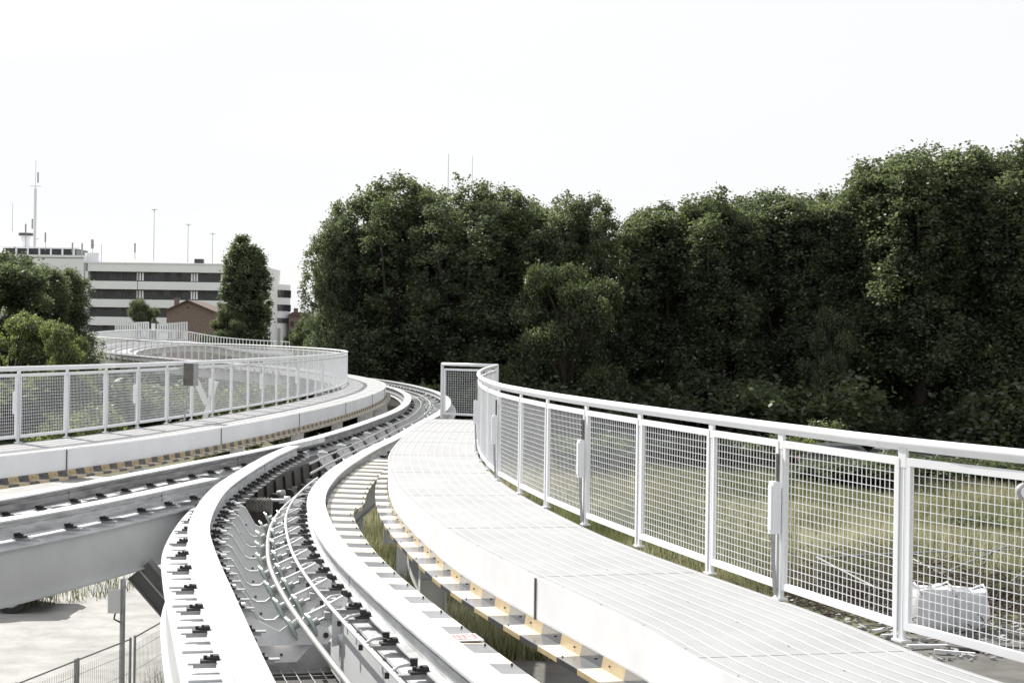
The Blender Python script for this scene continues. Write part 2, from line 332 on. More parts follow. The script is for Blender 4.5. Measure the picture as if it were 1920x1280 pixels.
# ------------------------------------------------------------------ guard fences
ZT = 1.15
def panel_mesh(L_, z0=.07, z1=1.035, nc=27, nr=18, name='mesh_panel'):
    """a framed mesh panel of length L_ along +X"""
    mb = MB(); fr = .045
    mb.box((L_/2, 0, z1-fr/2), (L_, .03, fr)); mb.box((L_/2, 0, z0+fr/2), (L_, .03, fr))
    mb.box((fr*.4, 0, (z0+z1)/2), (.035, .028, z1-z0-2*fr)); mb.box((L_-fr*.4, 0, (z0+z1)/2), (.035, .028, z1-z0-2*fr))
    for i in range(1, nc): mb.box((L_*i/nc, .004, (z0+z1)/2), (.0034, .004, z1-z0-2*fr))
    for j in range(1, nr): mb.box((L_/2, -.004, z0+fr+(z1-z0-2*fr)*j/nr), (L_-.06, .004, .0038))
    return mb
PROTO = {}
def fence(label, path, phase, d0, d1, side, spacing=1.5, given=None):
    t = thing('guard_fence', label, 'fence', path.pt(d0)); inv = Matrix.Translation(-Vector(path.pt(d0)))
    mb = MB(); pts = [path.off(d, 0, ZT-.031) for d in path.stations(d0, d1, .5)]; mb.tube(pts, .031, 10)
    o = mb.build('handrail', WHITE, t, smooth=True); o.matrix_parent_inverse = inv
    mb = MB(); path.sweep(mb, [(.024, ZT-.045), (.006, ZT-.075), (-.006, ZT-.075), (-.024, ZT-.045)], d0, d1, step=.6); o = mb.build('rail_web', WHITE, t); o.matrix_parent_inverse = inv
    if 'post' not in PROTO:  # shared meshes
        mb = MB()
        mb.box((0, 0, ZT/2-.04), (.05, .012, ZT-.06)); mb.box((.045, .012, .52), (.032, .006, 1.02))
        mb.prism([(-.03, .98), (.03, .98), (.055, 1.10), (-.03, 1.10)], (Vector((1, 0, 0)), Vector((0, 0, 1)), Vector((0, 1, 0))), (0, 0, 0), .02)
        mb.box((0, 0, .006), (.10, .07, .012)); mb.box((-.012, -.007, .52), (.006, .03, 1.0))
        mb.disc((.0, -.012, .16), (0, 1, 0), .009, .02, 6); mb.disc((0, -.012, .92), (0, 1, 0), .009, .02, 6)
        PROTO['post'] = mb; PROTO['panel'] = panel_mesh(1.42)
    d = phase
    while d > d0+spacing: d -= spacing
    ds = []
    while d < d1: ds.append(d); d += spacing
    if given: ds = given
    for i, d in enumerate(ds):
        p, tt, n = path.frame(d); a = math.atan2(tt.y, tt.x)
        if 'pm' not in PROTO:
            o = PROTO['post'].build('post', WHITE); PROTO['pm'] = o.data
        else:
            o = bpy.data.objects.new('post', PROTO['pm']); COL.objects.link(o)
        o.parent = t; o.matrix_parent_inverse = inv; o.location = p; o.rotation_euler = (0, 0, a)
        if i+1 < len(ds):
            q = Vector(path.pt(ds[i+1])); v = q-p; ln = v.length
            nc_ = 27 if ln > 1.35 else 22; key = 'qm%d' % nc_
            if key not in PROTO:
                o = panel_mesh(1.42, nc=nc_).build('mesh_panel', WHITE); PROTO[key] = o.data
            else:
                o = bpy.data.objects.new('mesh_panel', PROTO[key]); COL.objects.link(o)
            o.parent = t; o.matrix_parent_inverse = inv; vn = v.normalized(); o.location = p+vn*.04
            o.rotation_euler = (0, -math.asin(vn.z), math.atan2(vn.y, vn.x)); o.scale = ((ln-.08)/1.42, 1, 1)
    return t, ds
GR = [FR.near(*q) for q in ((2.24, 9.30), (1.83, 10.78), (1.47, 11.90), (1.07, 13.42), (.70, 14.96), (.39, 16.42), (.13, 17.88), (-.10, 19.45))]
GR = [GR[0]-4.5, GR[0]-3.0, GR[0]-1.5]+GR
while GR[-1]+1.52 < FR.len: GR.append(GR[-1]+1.52)
tR, dR = fence('white mesh guard fence along the near right walkway, ending at the gate', FR, FR.near(2.24, 9.26)-.02, .3, FR.len-.1, 1, 1.535, [q for q in GR if q > .3])
dA = FL.near(-37.2, 170.2)
tL, dL = fence('white mesh guard fence of the long left walkway, sweeping back in an S', FL, FL.near(-7.38, 24.86), .3, FL.near(-34.6, 134.5), 1, 1.5)
# far balustrade where the guideway turns back
def balustrade():
    d0, d1 = FL.near(-34.6, 134.5)+.3, FL.len-.3
    t = thing('guard_fence', 'distant white balustrade of upright bars in front of the brick gable', 'fence', FL.pt(d0)); inv = Matrix.Translation(-Vector(FL.pt(d0)))
    mb = MB(); mb.tube([FL.off(d, 0, 1.12) for d in FL.stations(d0, d1, 1)], .05, 8); FL.sweep(mb, [(.02, .15), (.02, .10), (-.02, .10), (-.02, .15)], d0, d1)
    o = mb.build('handrail', WHITE, t); o.matrix_parent_inverse = inv
    mb = MB()
    for d in np.arange(d0, d1, .42): mb.box(FL.off(d, 0, .58), (.07, .07, 1.1))
    o = mb.build('upright_bars', WHITE, t); o['kind'] = 'stuff'; o.matrix_parent_inverse = inv
balustrade()
def screen(x0, x1, yt0, yt1, yb, Y, label):
    a = at_y(x0, yb, Y); b = at_y(x1, yb, Y+1.0); ta = at_y(x0, yt0, Y); tb = at_y(x1, yt1, Y+1.0)
    t = thing('wind_screen', label, 'screen', a, 0, 'white slatted screens on the distant guideway')
    mb = MB(); n = int((x1-x0)/4.3)
    for i in range(n+1):
        f = i/n; p = a.lerp(b, f); q = ta.lerp(tb, f); mb.bar(p, q, .16, .05)
    o = mb.build('slats', WHITE, t); o.matrix_parent_inverse = Matrix.Translation(-a)
    mb = MB()
    for f in (.04, .5, .96): mb.bar(a.lerp(ta, f)+Vector((0, .09, 0)), b.lerp(tb, f)+Vector((0, .09, 0)), .08, .12)
    o = mb.build('frame', GREY, t); o.matrix_parent_inverse = Matrix.Translation(-a)
screen(217, 278, 605, 603, 634, 166, 'left of the two tall white slatted screens on the distant guideway')
screen(296, 350, 607, 603, 637, 164, 'right of the two tall white slatted screens, in front of the brick gable')
# end gate
def gate():
    a = at_z(828, 783, 0); b = Vector(FR.pt(FR.len)); v = b-a; ln = v.length; an = math.atan2(v.y, v.x)
    t = thing('end_gate', 'white mesh end panel closing off the right walkway', 'gate', a, an)
    mb = panel_mesh(ln-.1, nc=22); mb.v = [(x+.05, y, z) for x, y, z in mb.v]; mb.build('mesh_panel', WHITE, t)
    mb = MB(); mb.tube([(0, 0, ZT-.03), (ln, 0, ZT-.03)], .035, 10); mb.build('handrail', WHITE, t, smooth=True)
    mb = MB(); mb.box((.0, 0, ZT/2), (.045, .045, ZT)); mb.build('post', WHITE, t)
    mb = MB(); mb.box((ln, 0, ZT/2), (.06, .05, ZT)); mb.build('post', WHITE, t)
gate()
# walkway lamps: slim white boxes on posts, cable running down
def lamp(path, d, side, label, group):
    p, tt, n = path.frame(d); a = math.atan2(tt.y, tt.x)
    t = thing('walkway_lamp', label, 'lamp', p, a, group); s = side
    mb = MB(); mb.box((.0, s*.05, .60), (.072, .05, .34)); mb.box((.0, s*.08, .60), (.05, .010, .29)); mb.build('housing', WHITE, t)
    mb = MB(); mb.tube([(0, s*.05, .43), (.01, s*.045, .25), (0, s*.03, .03)], .012, 6); mb.tube([(.028, s*.05, .43), (.035, s*.04, .25), (.02, s*.03, .03)], .010, 6); mb.build('conduit', GALV, t)
    mb = MB(); mb.box((-.01, s*.035, .86), (.02, .02, .18)); mb.build('bracket', DKGALV, t)
words = ['right end of the photo', 'middle of the near fence', 'bend of the fence', 'tight bend, just before the gate']
k0 = min(range(len(dR)), key=lambda i: abs(dR[i]-FR.near(1.83, 10.73)))
for j, k in enumerate(range(k0, len(dR)-1, 3)):
    if j < 4: lamp(FR, dR[k], 1, 'slim white lamp box on the right fence, at the '+words[j], 'lamp boxes on the right fence')
k1 = min(range(len(dL)), key=lambda i: abs(dL[i]-FL.near(-7.38, 24.9)))
lw = ['nearest the left edge of the photo', 'left of the grey cabinet', 'just right of the grey cabinet', 'fourth from the left edge', 'fifth from the left edge', 'at the corner by the rails']
for j in range(6): lamp(FL, dL[k1+3*j], 1, 'slim white lamp box on the left fence, '+lw[j], 'lamp boxes on the left fence')
p = FL.off(FL.near(-6.3, 31.6), .14, 0); _, tt, n = FL.frame(FL.near(-6.3, 31.6))
t = thing('control_cabinet', 'grey metal cabinet with dark side, fixed to the left fence', 'cabinet', p, math.atan2(tt.y, tt.x))
mb = MB(); mb.box((0, -.04, .90), (.30, .20, .44)); mb.build('cabinet_body', GALV, t)
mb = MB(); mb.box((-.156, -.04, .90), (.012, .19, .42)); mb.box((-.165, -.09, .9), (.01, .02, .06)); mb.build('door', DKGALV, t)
mb = MB(); mb.tube([(0, .03, .68), (.03, .06, .3), (0, .08, .0)], .018, 6); mb.build('conduit', GALV, t)
p = at_y(1922, 922, 8.35)
t = thing('junction_box', 'small grey rounded box on the fence at the right edge of the photo', 'box', p)
mb = MB(); mb.disc((0, 0, 0), (0, 1, 0), .045, .05, 18); mb.build('box_body', GALV, t, True); mb = MB(); mb.disc((0, -.03, 0), (0, 1, 0), .030, .015, 14); mb.build('lid', WHITE, t)

# ------------------------------------------------------------------ rails
ZR = -.30
def rail_profile(o0, w_=.22):
    c = o0+w_/2; h = .055
    return [(o0, ZR), (o0+w_, ZR), (o0+w_, ZR-.018), (c+h, ZR-.024), (c+h, ZR-.062), (c+h-.012, ZR-.066), (c+h-.012, ZR-.076), (c+h, ZR-.080), (c+h, ZR-.172), (o0+w_+.01, ZR-.176), (o0+w_+.01, ZR-.19),
            (o0-.01, ZR-.19), (o0-.01, ZR-.176), (c-h, ZR-.172), (c-h, ZR-.080), (c-h+.012, ZR-.076), (c-h+.012, ZR-.066), (c-h, ZR-.062), (c-h, ZR-.024), (o0, ZR-.018)]
clamp_data = None
def clamp_proto():
    mb = MB()
    mb.box((.0, 0, .008), (.12, .085, .018)); mb.box((.025, 0, .026), (.085, .04, .018)); mb.box((.045, .008, .038), (.035, .06, .014))
    mb.disc((-.025, .010, .030), (0, 0, 1), .015, .024, 6); mb.disc((.015, -.006, .042), (0, 0, 1), .012, .018, 6)
    mb.box((-.03, 0, -.008), (.22, .065, .012), mi=1); mb.box((-.03, .0, -.026), (.15, .05, .02), mi=1)
    return mb
def rail(label, path, o0, d0, d1, cstep=.5, clamps=True, dark=False, csides=(-1, 1), creset=0., dense=None, web=None):
    global clamp_data
    t = thing('running_rail', label, 'rail', path.pt(d0)); inv = Matrix.Translation(-Vector(path.pt(d0)))
    mb = MB(); pr = rail_profile(o0); rows = []
    path.sweep(mb, pr, d0, d1, step=.3)
    n = len(pr)
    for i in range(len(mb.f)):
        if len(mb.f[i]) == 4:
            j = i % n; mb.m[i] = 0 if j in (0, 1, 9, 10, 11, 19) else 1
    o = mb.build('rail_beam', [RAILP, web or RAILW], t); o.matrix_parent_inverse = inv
    mb = MB()
    for oo in (o0+.010, o0+.207): path.sweep(mb, [(oo-.0015, ZR+.0005), (oo+.0015, ZR+.0005)], d0+.01, d1-.01, False, False, step=.3)
    for oo in (o0-.004, o0+.224): path.sweep(mb, [(oo-.003, ZR-.1755), (oo+.003, ZR-.1755)], d0+.01, d1-.01, False, False, step=.3)
    o = mb.build('weld_seams', WELD, t); o.matrix_parent_inverse = inv
    mb = MB()
    for d in np.arange(d0+3.1, d1-.5, 6.2):
        p, tt, n_ = path.frame(d); mb.box(p+n_*(o0+.11)+Vector((0, 0, ZR+.0006)), (.222, .006, .001), (n_, tt, Vector((0, 0, 1)))); mb.box(p+n_*(o0+.11)+Vector((0, 0, ZR-.10)), (.116, .008, .12), (n_, tt, Vector((0, 0, 1))))
    if mb.f: o = mb.build('splice_joints', SEAM, t); o.matrix_parent_inverse = inv
    if not clamps: return t
    L_ = 0; cnt = 0
    for sd_ in csides:
        ds = []; d = d0+.2+creset
        while d < d1: ds.append(d); d += cstep if (dense is None or (d > dense[0] and sd_ == dense[1])) else 1.06
        for i, d in enumerate(ds[:95//len(csides)+1]):
            p, tt, n_ = path.frame(d+rng.uniform(-.06, .06)); c = p+n_*(o0+.11+sd_*.165)+Vector((0, 0, ZR-.19))
            if clamp_data is None: o = clamp_proto().build('rail_clamp', [CLAMP, GALV]); clamp_data = o.data
            else: o = bpy.data.objects.new('rail_clamp', clamp_data); COL.objects.link(o)
            o.parent = t; o.matrix_parent_inverse = inv; o.location = c; dirv = n_*(-sd_); o.rotation_euler = (0, 0, math.atan2(dirv.y, dirv.x))
    return t
dE = CR.len
cutR = CR.near(-2.2, 36.0)
rail('nearest white rail, right of the cable, curving from the bottom edge', CR, 0, .3, cutR, .50, dense=(CR.near(-1.0, 12.5), -1), creset=.25)
rail('far stretch of the right hand rail, bending away behind the end gate', CR, 0, cutR+.004, dE, .85, csides=(-1,))
rail('white rail left of the V shaped brackets, bending sharply to a kinked joint', RL, -.22, .3, RL.len, .50, dense=(RL.near(-2.2, 13.0), 1), creset=.1)
cutM = ML.near(-3.76, 31.3)
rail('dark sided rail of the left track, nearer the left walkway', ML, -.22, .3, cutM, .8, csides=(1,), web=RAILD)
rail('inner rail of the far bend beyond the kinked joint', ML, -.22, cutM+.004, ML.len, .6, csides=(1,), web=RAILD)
lb1 = ML.near(-5.2, 22.9)
rail('pale sided rail of the left track that runs into the near rail', ML, 1.04, .3, lb1, .85, csides=(1,))

# ------------------------------------------------------------------ girders under the rails
def girder(label, path, oc, d0, d1, zt=-.56, dep=.62, wt=.42, webm=None, stiff=2.0):
    t = thing('girder', label, 'girder', path.pt(d0)); inv = Matrix.Translation(-Vector(path.pt(d0)))
    mb = MB(); path.sweep(mb, [(oc-wt/2, zt), (oc+wt/2, zt), (oc+wt/2, zt-.022), (oc-wt/2, zt-.022)], d0, d1, step=.4)
    o = mb.build('top_flange', RAILP, t); o.matrix_parent_inverse = inv
    mb = MB(); path.sweep(mb, [(oc-wt/2+.05, zt-.022), (oc+wt/2-.05, zt-.022), (oc+wt/2-.05, zt-dep), (oc-wt/2+.05, zt-dep)], d0, d1, step=.4)
    o = mb.build('web', webm or GREY, t); o.matrix_parent_inverse = inv
    mb = MB(); path.sweep(mb, [(oc-wt/2, zt-dep), (oc+wt/2, zt-dep), (oc+wt/2, zt-dep-.022), (oc-wt/2, zt-dep-.022)], d0, d1, step=.4)
    o = mb.build('bottom_flange', GREY, t); o.matrix_parent_inverse = inv
    for d in np.arange(d0+.4, d1, stiff*.5):
        mb = MB(); p, tt, n = path.frame(d); mb.box(p+n*oc+Vector((0, 0, zt+.009)), (wt*.8, .16, .016), (n, tt, Vector((0, 0, 1))))
        o = mb.build('packing_plate', RAILP, t); o.matrix_parent_inverse = inv
    return t
girder('box girder carrying the nearest rail and the cable side plates', CR, .12, .3, CR.near(-2.3, 34))
girder('outer box girder under the rail left of the brackets', RL, -.24, .3, RL.len, wt=.46)
girder('deep grey girder crossing the left edge under the pale sided rail', ML, 1.2, .3, ML.near(-5.32, 22.4), dep=.58)
girder('girder of the left track nearer the left walkway', ML, -.1, .3, ML.near(-3.5, 34.5), dep=.58)
girder('girder under the inner rail of the far bend', ML, -.11, ML.near(-3.5, 34.5)+.01, ML.len, dep=.6, webm=PIT)  # web coloured dark to stand in for shade inside the bend
girder('girder under the outer rail of the far bend', ML, 1.19, ML.near(-3.5, 34.5)+.01, ML.len, dep=.6)
# far guideway that carries on to the turn
def far_guideway():
    d0, d1 = FL.near(-11.5, 82), FL.len-1
    t = thing('guideway', 'pale guideway slab and girder of the distant loop', 'guideway', FL.pt(d0)); inv = Matrix.Translation(-Vector(FL.pt(d0)))
    for nm, o0, o1, z0, z1, m in (('slab', 1.5, 3.9, -.42, -.50, RAILP), ('side_girder', .25, .55, -.32, -.95, GREY), ('side_girder', 3.0, 3.3, -.52, -1.1, GREY), ('rail_beam', 1.9, 2.12, -.25, -.40, RAILP), ('rail_beam', 3.16, 3.38, -.25, -.40, RAILP)):
        mb = MB(); FL.sweep(mb, [(o0, z0), (o1, z0), (o1, z1), (o0, z1)], d0, d1, step=1.2); o = mb.build(nm, m, t); o.matrix_parent_inverse = inv
    mb = MB()
    for d in np.arange(d0+1, d1, 1.6):
        p, tt, n = FL.frame(d); mb.box(p+n*.06+Vector((0, 0, -.30)), (.20, .07, .36), (n, tt, Vector((0, 0, 1))))
    o = mb.build('edge_brackets', GREY, t); o.matrix_parent_inverse = inv; o['kind'] = 'stuff'
far_guideway()

# ------------------------------------------------------------------ striped tray beside the nearest rail
def cover_tray():
    d0, d1 = .3, CR.near(-2.57, 28.5); t = thing('cable_tray', 'striped cable tray cover between the nearest rail and the right walkway', 'cable tray', CR.pt(d0)); inv = Matrix.Translation(-Vector(CR.pt(d0)))
    mb = MB(); d = d0; k = 0; dg = CR.near(-2.5, 20.6)
    while d < d1:
        e = d+(.37 if k % 2 == 0 else .33); mi = k % 2
        def wd(q): return .545 if q < dg-1 else min(.70, .545+(q-dg+1)*.16)
        a0, a1 = .235, None
        z = -.425
        q = [CR.off(d, .235, z+.012), CR.off(e, .235, z+.012), CR.off(e, wd(e), z), CR.off(d, wd(d), z)]
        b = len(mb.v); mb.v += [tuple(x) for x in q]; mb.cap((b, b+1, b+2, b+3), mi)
        q = [CR.off(d, wd(d), z), CR.off(e, wd(e), z), CR.off(e, wd(e), z-.05), CR.off(d, wd(d), z-.05)]
        b = len(mb.v); mb.v += [tuple(x) for x in q]; mb.cap((b, b+1, b+2, b+3), mi)
        if k % 2 == 1:
            for o_ in ((.27, wd(e)-.03) if k % 4 == 1 else (wd(e)-.03,)): mb.box(CR.off(e-.06, o_, z+.008), (.014, .014, .016), mi=2)
        d = e; k += 1
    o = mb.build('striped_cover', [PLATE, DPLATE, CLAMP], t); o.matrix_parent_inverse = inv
    mb = MB(); CR.sweep(mb, [(.24, -.44), (.52, -.44), (.52, -.54), (.24, -.54)], d0, d1); o = mb.build('tray_body', GREY, t); o.matrix_parent_inverse = inv
cover_tray()
p = CR.near(-.28, 9.95)
p = CR.near(*at_z(873, 1197, -.42)[:2]); pt_, tt, n = CR.frame(p)
t = thing('warning_plate', 'small white plate with red lettering lying on the striped tray', 'sign', CR.off(p, .43, -.412), math.atan2(tt.y, tt.x)-math.pi/2)
mb = MB(); mb.box((0, 0, .004), (.21, .26, .006)); mb.build('plate', WHITE, t)
mb = MB()
for r_ in range(2):
    for c_ in range(5):
        x, y = -.075+c_*.036, .06-r_*.07; wq, hq = .026, .046
        mb.box((x, y+hq/2, .010), (wq, .006, .004)); mb.box((x-wq/2+.003, y, .0104), (.006, hq-.006, .004))
        if c_ % 2 == 0: mb.box((x+wq/2-.003, y, .0104), (.006, hq-.006, .004))
        if c_ != 3: mb.box((x, y-hq/2, .010), (wq, .006, .004))
mb.box((0, -.085, .010), (.15, .008, .004)); mb.build('lettering', RED, t)

# ------------------------------------------------------------------ floor grating between the girders
def grating(label, d0, d1, z):
    t = thing('floor_grating', label, 'grating', CR.pt(d0)); inv = Matrix.Translation(-Vector(CR.pt(d0)))
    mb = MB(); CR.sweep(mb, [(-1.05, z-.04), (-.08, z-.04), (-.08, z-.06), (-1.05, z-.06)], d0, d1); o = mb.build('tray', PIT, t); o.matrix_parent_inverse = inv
    mb = MB()
    for o_ in np.arange(-1.0, -.1, .11): CR.sweep(mb, [(o_-.0025, z), (o_+.0025, z), (o_+.0025, z-.006), (o_-.0025, z-.006)], d0, d1, True, False)
    for d in np.arange(d0, d1, .16): mb.bar(CR.off(d, -1.04, z+.001), CR.off(d, -.09, z+.001), .003, .003)
    o = mb.build('bars', RIB, t); o.matrix_parent_inverse = inv
grating('dark floor grating between the near girders, at the bottom of the photo', .3, CR.near(-1.3, 13.8), -1.08)
mb = MB(); CR.sweep(mb, [(-1.0, -1.16), (-.1, -1.16), (-.1, -1.2), (-1.0, -1.2)], CR.near(-1.3, 13.8), CR.len)
for d in np.arange(CR.near(-1.3, 13.8), CR.near(-2.3, 34), 1.55): mb.bar(CR.off(d, -1.04, -1.0), CR.off(d, -.1, -1.0), .14, .28)
tag(mb.build('cross_beams', GALV), 'dark cross beams and pan beneath the cable brackets', 'beam')
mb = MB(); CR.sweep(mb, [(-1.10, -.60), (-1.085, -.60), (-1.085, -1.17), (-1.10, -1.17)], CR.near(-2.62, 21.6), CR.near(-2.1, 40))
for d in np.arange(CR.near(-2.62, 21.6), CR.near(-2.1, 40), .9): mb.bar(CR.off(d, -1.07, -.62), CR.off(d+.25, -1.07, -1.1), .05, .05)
tag(mb.build('pit_shade_sheet', PIT), 'dark sheet with slanting bars, added as shade in the machine pit under the kinked rail', 'shade sheet')  # dark sheet and bars added where the girder side is only in shade
# girder side plate beside the near cable
mb = MB(); CR.sweep(mb, [(-.115, -.585), (-.10, -.585), (-.15, -1.06), (-.165, -1.06)], .3, CR.near(-1.5, 14.6)); 
tag(mb.build('side_plate', GREY), 'sloping grey side plate below the thin conduit', 'plate')

# ------------------------------------------------------------------ V brackets with sheaves
UPV = Vector((0, 0, 1))
def v_bracket(label, d, group, full=True, wheel=True, yaw=0.):
    p, tt, n = CR.frame(d); t = thing('cable_bracket', label, 'bracket', p, math.atan2(n.y, n.x)+yaw, group)     # local +X = right of track
    X, Y, Z = Vector((1, 0, 0)), Vector((0, 1, 0)), UPV
    mb = MB()
    outl = [(-1.04, -.45), (-.98, -.435), (-.82, -.53), (-.69, -.735), (-.64, -.765), (-.56, -.765), (-.52, -.735), (-.40, -.57), (-.24, -.50), (-.10, -.43), (-.06, -.45), (-.08, -.56), (-.26, -.70), (-.48, -.93), (-.72, -.93), (-.86, -.80), (-1.04, -.62)]
    mb.prism(outl, (X, Z, Y), (0, 0, 0), .014)
    lean = lambda m: setattr(m, 'v', [(x, y+(z+.45)*.22, z) for x, y, z in m.v])
    lean(mb); mb.build('plate', BRK, t)
    mb = MB()
    top = outl[1:10]
    for a, b in zip(top, top[1:]): mb.bar((a[0], .0, a[1]), (b[0], .0, b[1]), .040, .008)
    lean(mb); mb.build('edge_flange', WHITE, t)
    mb = MB(); mb.box((-.97, -.02, -.475), (.17, .10, .02)); mb.box((-1.02, .05, -.53), (.12, .05, .03)); mb.build('end_cleat', WHITE, t)
    mb = MB()
    for x, z in ((-.92, -.60), (-.80, -.74), (-.25, -.60), (-.60, -.87)): mb.disc((x, -.011, z), Y, .012, .010, 8)
    lean(mb); mb.build('bolts', DKGALV, t)
    if wheel:
        for dx, dz in ((-.53, -.665), (-.37, -.64)):
            g = MB(); ax = Vector((.86, .1, .42)).normalized(); c = Vector((dx, -.10, dz))
            g.disc(c, ax, .105, .018, 22); o = g.build('sheave_rim', GREEN, t)
            g = MB(); g.disc(c+ax*.014, ax, .08, .012, 18); g.disc(c+ax*.03, ax, .03, .08, 10); g.build('hub', GALV, o)
        mb = MB(); mb.tube([(-.50, -.10, -.70), (-.20, -.10, -.56)], .012, 8); mb.box((-.24, -.09, -.56), (.05, .14, .05)); mb.box((-.18, -.05, -.52), (.13, .06, .02)); mb.build('axle', GALV, t)
    return t
d_near = CR.near(-1.25, 13.45)
for i in range(9):
    d = d_near+i*.98
    nm = ['nearest the bottom edge, with a bolted cover plate', 'second from the bottom', 'third from the bottom', 'fourth from the bottom', 'fifth from the bottom, in the middle of the row', 'fourth from the pit', 'third from the pit', 'second from the pit', 'farthest up, next to the dark machine pit'][i]
    t = v_bracket('V shaped steel bracket with sheaves, '+nm, d, 'V shaped cable brackets')
    if i == 0:
        mb = MB(); mb.prism([(-.93, -.60), (-.86, -.56), (-.62, -.68), (-.48, -.585), (-.24, -.66), (-.20, -.73), (-.24, -.79), (-.84, -.79), (-.90, -.72)], (Vector((1, 0, 0)), UPV, Vector((0, 1, 0))), (0, -.06, 0), .012)
        for x, z in ((-.90, -.61), (-.82, -.745), (-.25, -.72)): mb.disc((x, -.072, z), (0, 1, 0), .022, .014, 10, 1)
        mb.v = [(x, y+(z+.45)*.22, z) for x, y, z in mb.v]; mb.build('cover_plate', [BRK, CLAMP], t)
        mb = MB(); mb.prism([(-.20, -.54), (-.02, -.48), (.02, -.52), (-.10, -.80), (-.20, -.82)], (Vector((1, 0, 0)), UPV, Vector((0, 1, 0))), (0, -.10, 0), .012); mb.build('gusset', BRK, t)
far = [CR.near(-2.45, 30.5)+k*2.1 for k in range(16)]
for i, d in enumerate(far):
    v_bracket('steel cable cradle in the row between the rails beyond the machine pit', d, 'cable cradles along the far bend', wheel=(i % 3 != 1))
# haul cable and conduit
def lay(name, label, cat, offs, rad, m, d0, d1, n=8):
    mb = MB(); pts = []
    for d in CR.stations(d0, d1, .35):
        s = (d-d0)/(d1-d0); o, z = offs(d); pts.append(CR.off(d, o, z))
    mb.tube(pts, rad, n); return tag(mb.build(name, m, None, True), label, cat)
DY = lambda x, y: CR.near(x, y)
d20 = DY(-2.5, 20.5); d24 = DY(-2.65, 24)
def cabo(d): return (-.46 if d < d20-4 else -.46+min(1, (d-d20+4)/7)*.10, -.60)
def cono(d): return (-.24, -.47)
def rope(label, offs, rad, d0, d1, m=CABLE):
    lay('haul_cable', label, 'cable', offs, rad, m, d0, d1)
rope('thick steel haul rope curving over the green sheaves to the bottom edge', cabo, .024, .3, DY(-2.66, 25.5))
rope('steel rope along the middle of the far bend', lambda d: (-.42, -.46), .020, DY(-2.66, 25.5)+.02, dE)
rope('second steel rope nearer the inner rail of the far bend', lambda d: (-.72, -.46), .018, DY(-2.6, 27.5), dE)
mb = MB(); ds = CR.stations(.3, DY(-2.66, 25), .35); mb.tube([CR.off(d, *cono(d)) for d in ds], .015, 8)
t = thing('conduit', 'thin white conduit held on arms beside the nearest rail', 'pipe', CR.pt(.3)); inv = Matrix.Translation(-Vector(CR.pt(.3)))
o = mb.build('pipe', RIB, t, True); o.matrix_parent_inverse = inv
for d in np.arange(DY(-.2, 9.4)+.35, DY(-2.66, 25), .98):
    mb = MB(); mb.tube([CR.off(d-.06, -.24, -.485), CR.off(d, -.17, -.46), CR.off(d+.08, -.07, -.46)], .011, 6); mb.box(CR.off(d+.08, -.05, -.45), (.05, .04, .05), mi=1); mb.box(CR.off(d-.06, -.255, -.50), (.03, .03, .04), mi=1)
    o = mb.build('arm', [RIB, CLAMP], t); o.matrix_parent_inverse = inv
# pulley bracket by the near grating
p = at_z(652, 1210, -.80)
t = thing('guide_pulley', 'stubby white guide pulley in the dark beside the haul rope', 'pulley', p, .4)
mb = MB(); mb.tube([(-.07, 0, .04), (-.02, .0, .05)], .055, 14); mb.tube([(-.02, 0, .05), (.12, .02, -.02)], [.03, .02], 10); mb.build('roller', WHITE, t, True)
mb = MB(); mb.box((.04, .03, -.09), (.16, .12, .05)); mb.box((.10, .0, -.16), (.2, .14, .02)); mb.build('mount', GALV, t)
# machine pit
def pit():
    c = Vector(CR.off(DY(-2.62, 23.2), -.62, -.78)); t = thing('switch_machine', 'dirty switch drive machine in the pit between the rails', 'machine', c, .02)
    mb = MB(); mb.box((-.20, -.35, .07), (.34, .22, .22))
    for k in range(8): mb.box((-.35+k*.043, -.35, .07), (.014, .25, .25))
    mb.build('motor', RUSTY, t)
    mb = MB(); mb.tube([(-.05, -.35, .17), (.52, -.35, .17)], .022, 10); mb.tube([(.14, -.35, .17), (.22, -.35, .17)], .06, 16); mb.build('drive_shaft', WHITE, t, True)
    mb = MB(); mb.box((.0, .25, -.22), (1.1, 1.2, .10)); mb.box((-.25, -.5, -.10), (.4, .08, .25)); mb.box((.30, -.45, -.08), (.3, .06, .3)); mb.box((0, .9, -.1), (1.0, .10, .24)); mb.build('base_frame', PIT, t)
    mb = MB(); mb.tube([(.0, .05, .22), (.10, .02, .24)], .045, 14); mb.build('pipe_end', GALV, t, True)
    for k in range(5):
        mb = MB(); mb.disc((-.10+k*.12, .5+k*.75, .10), (.35, 1, .1), .085, .03, 20); mb.build('idler_wheel', PIT, t)
        mb = MB(); mb.bar((-.3+k*.12, .75+k*.75, -.05), (.35+k*.1, .7+k*.75, -.02), .06, .12); mb.build('cross_member', PIT, t)
pit()
# kink plate at the joint
mb = MB(); ML.sweep(mb, [(.0, -.302), (.012, -.302), (.012, -.40), (.0, -.40)], ML.near(-3.95, 30.0), ML.near(-3.66, 32.4))
tag(mb.build('joint_plate', RAILP), 'bolted plate at the kinked joint where the two rails meet', 'plate')

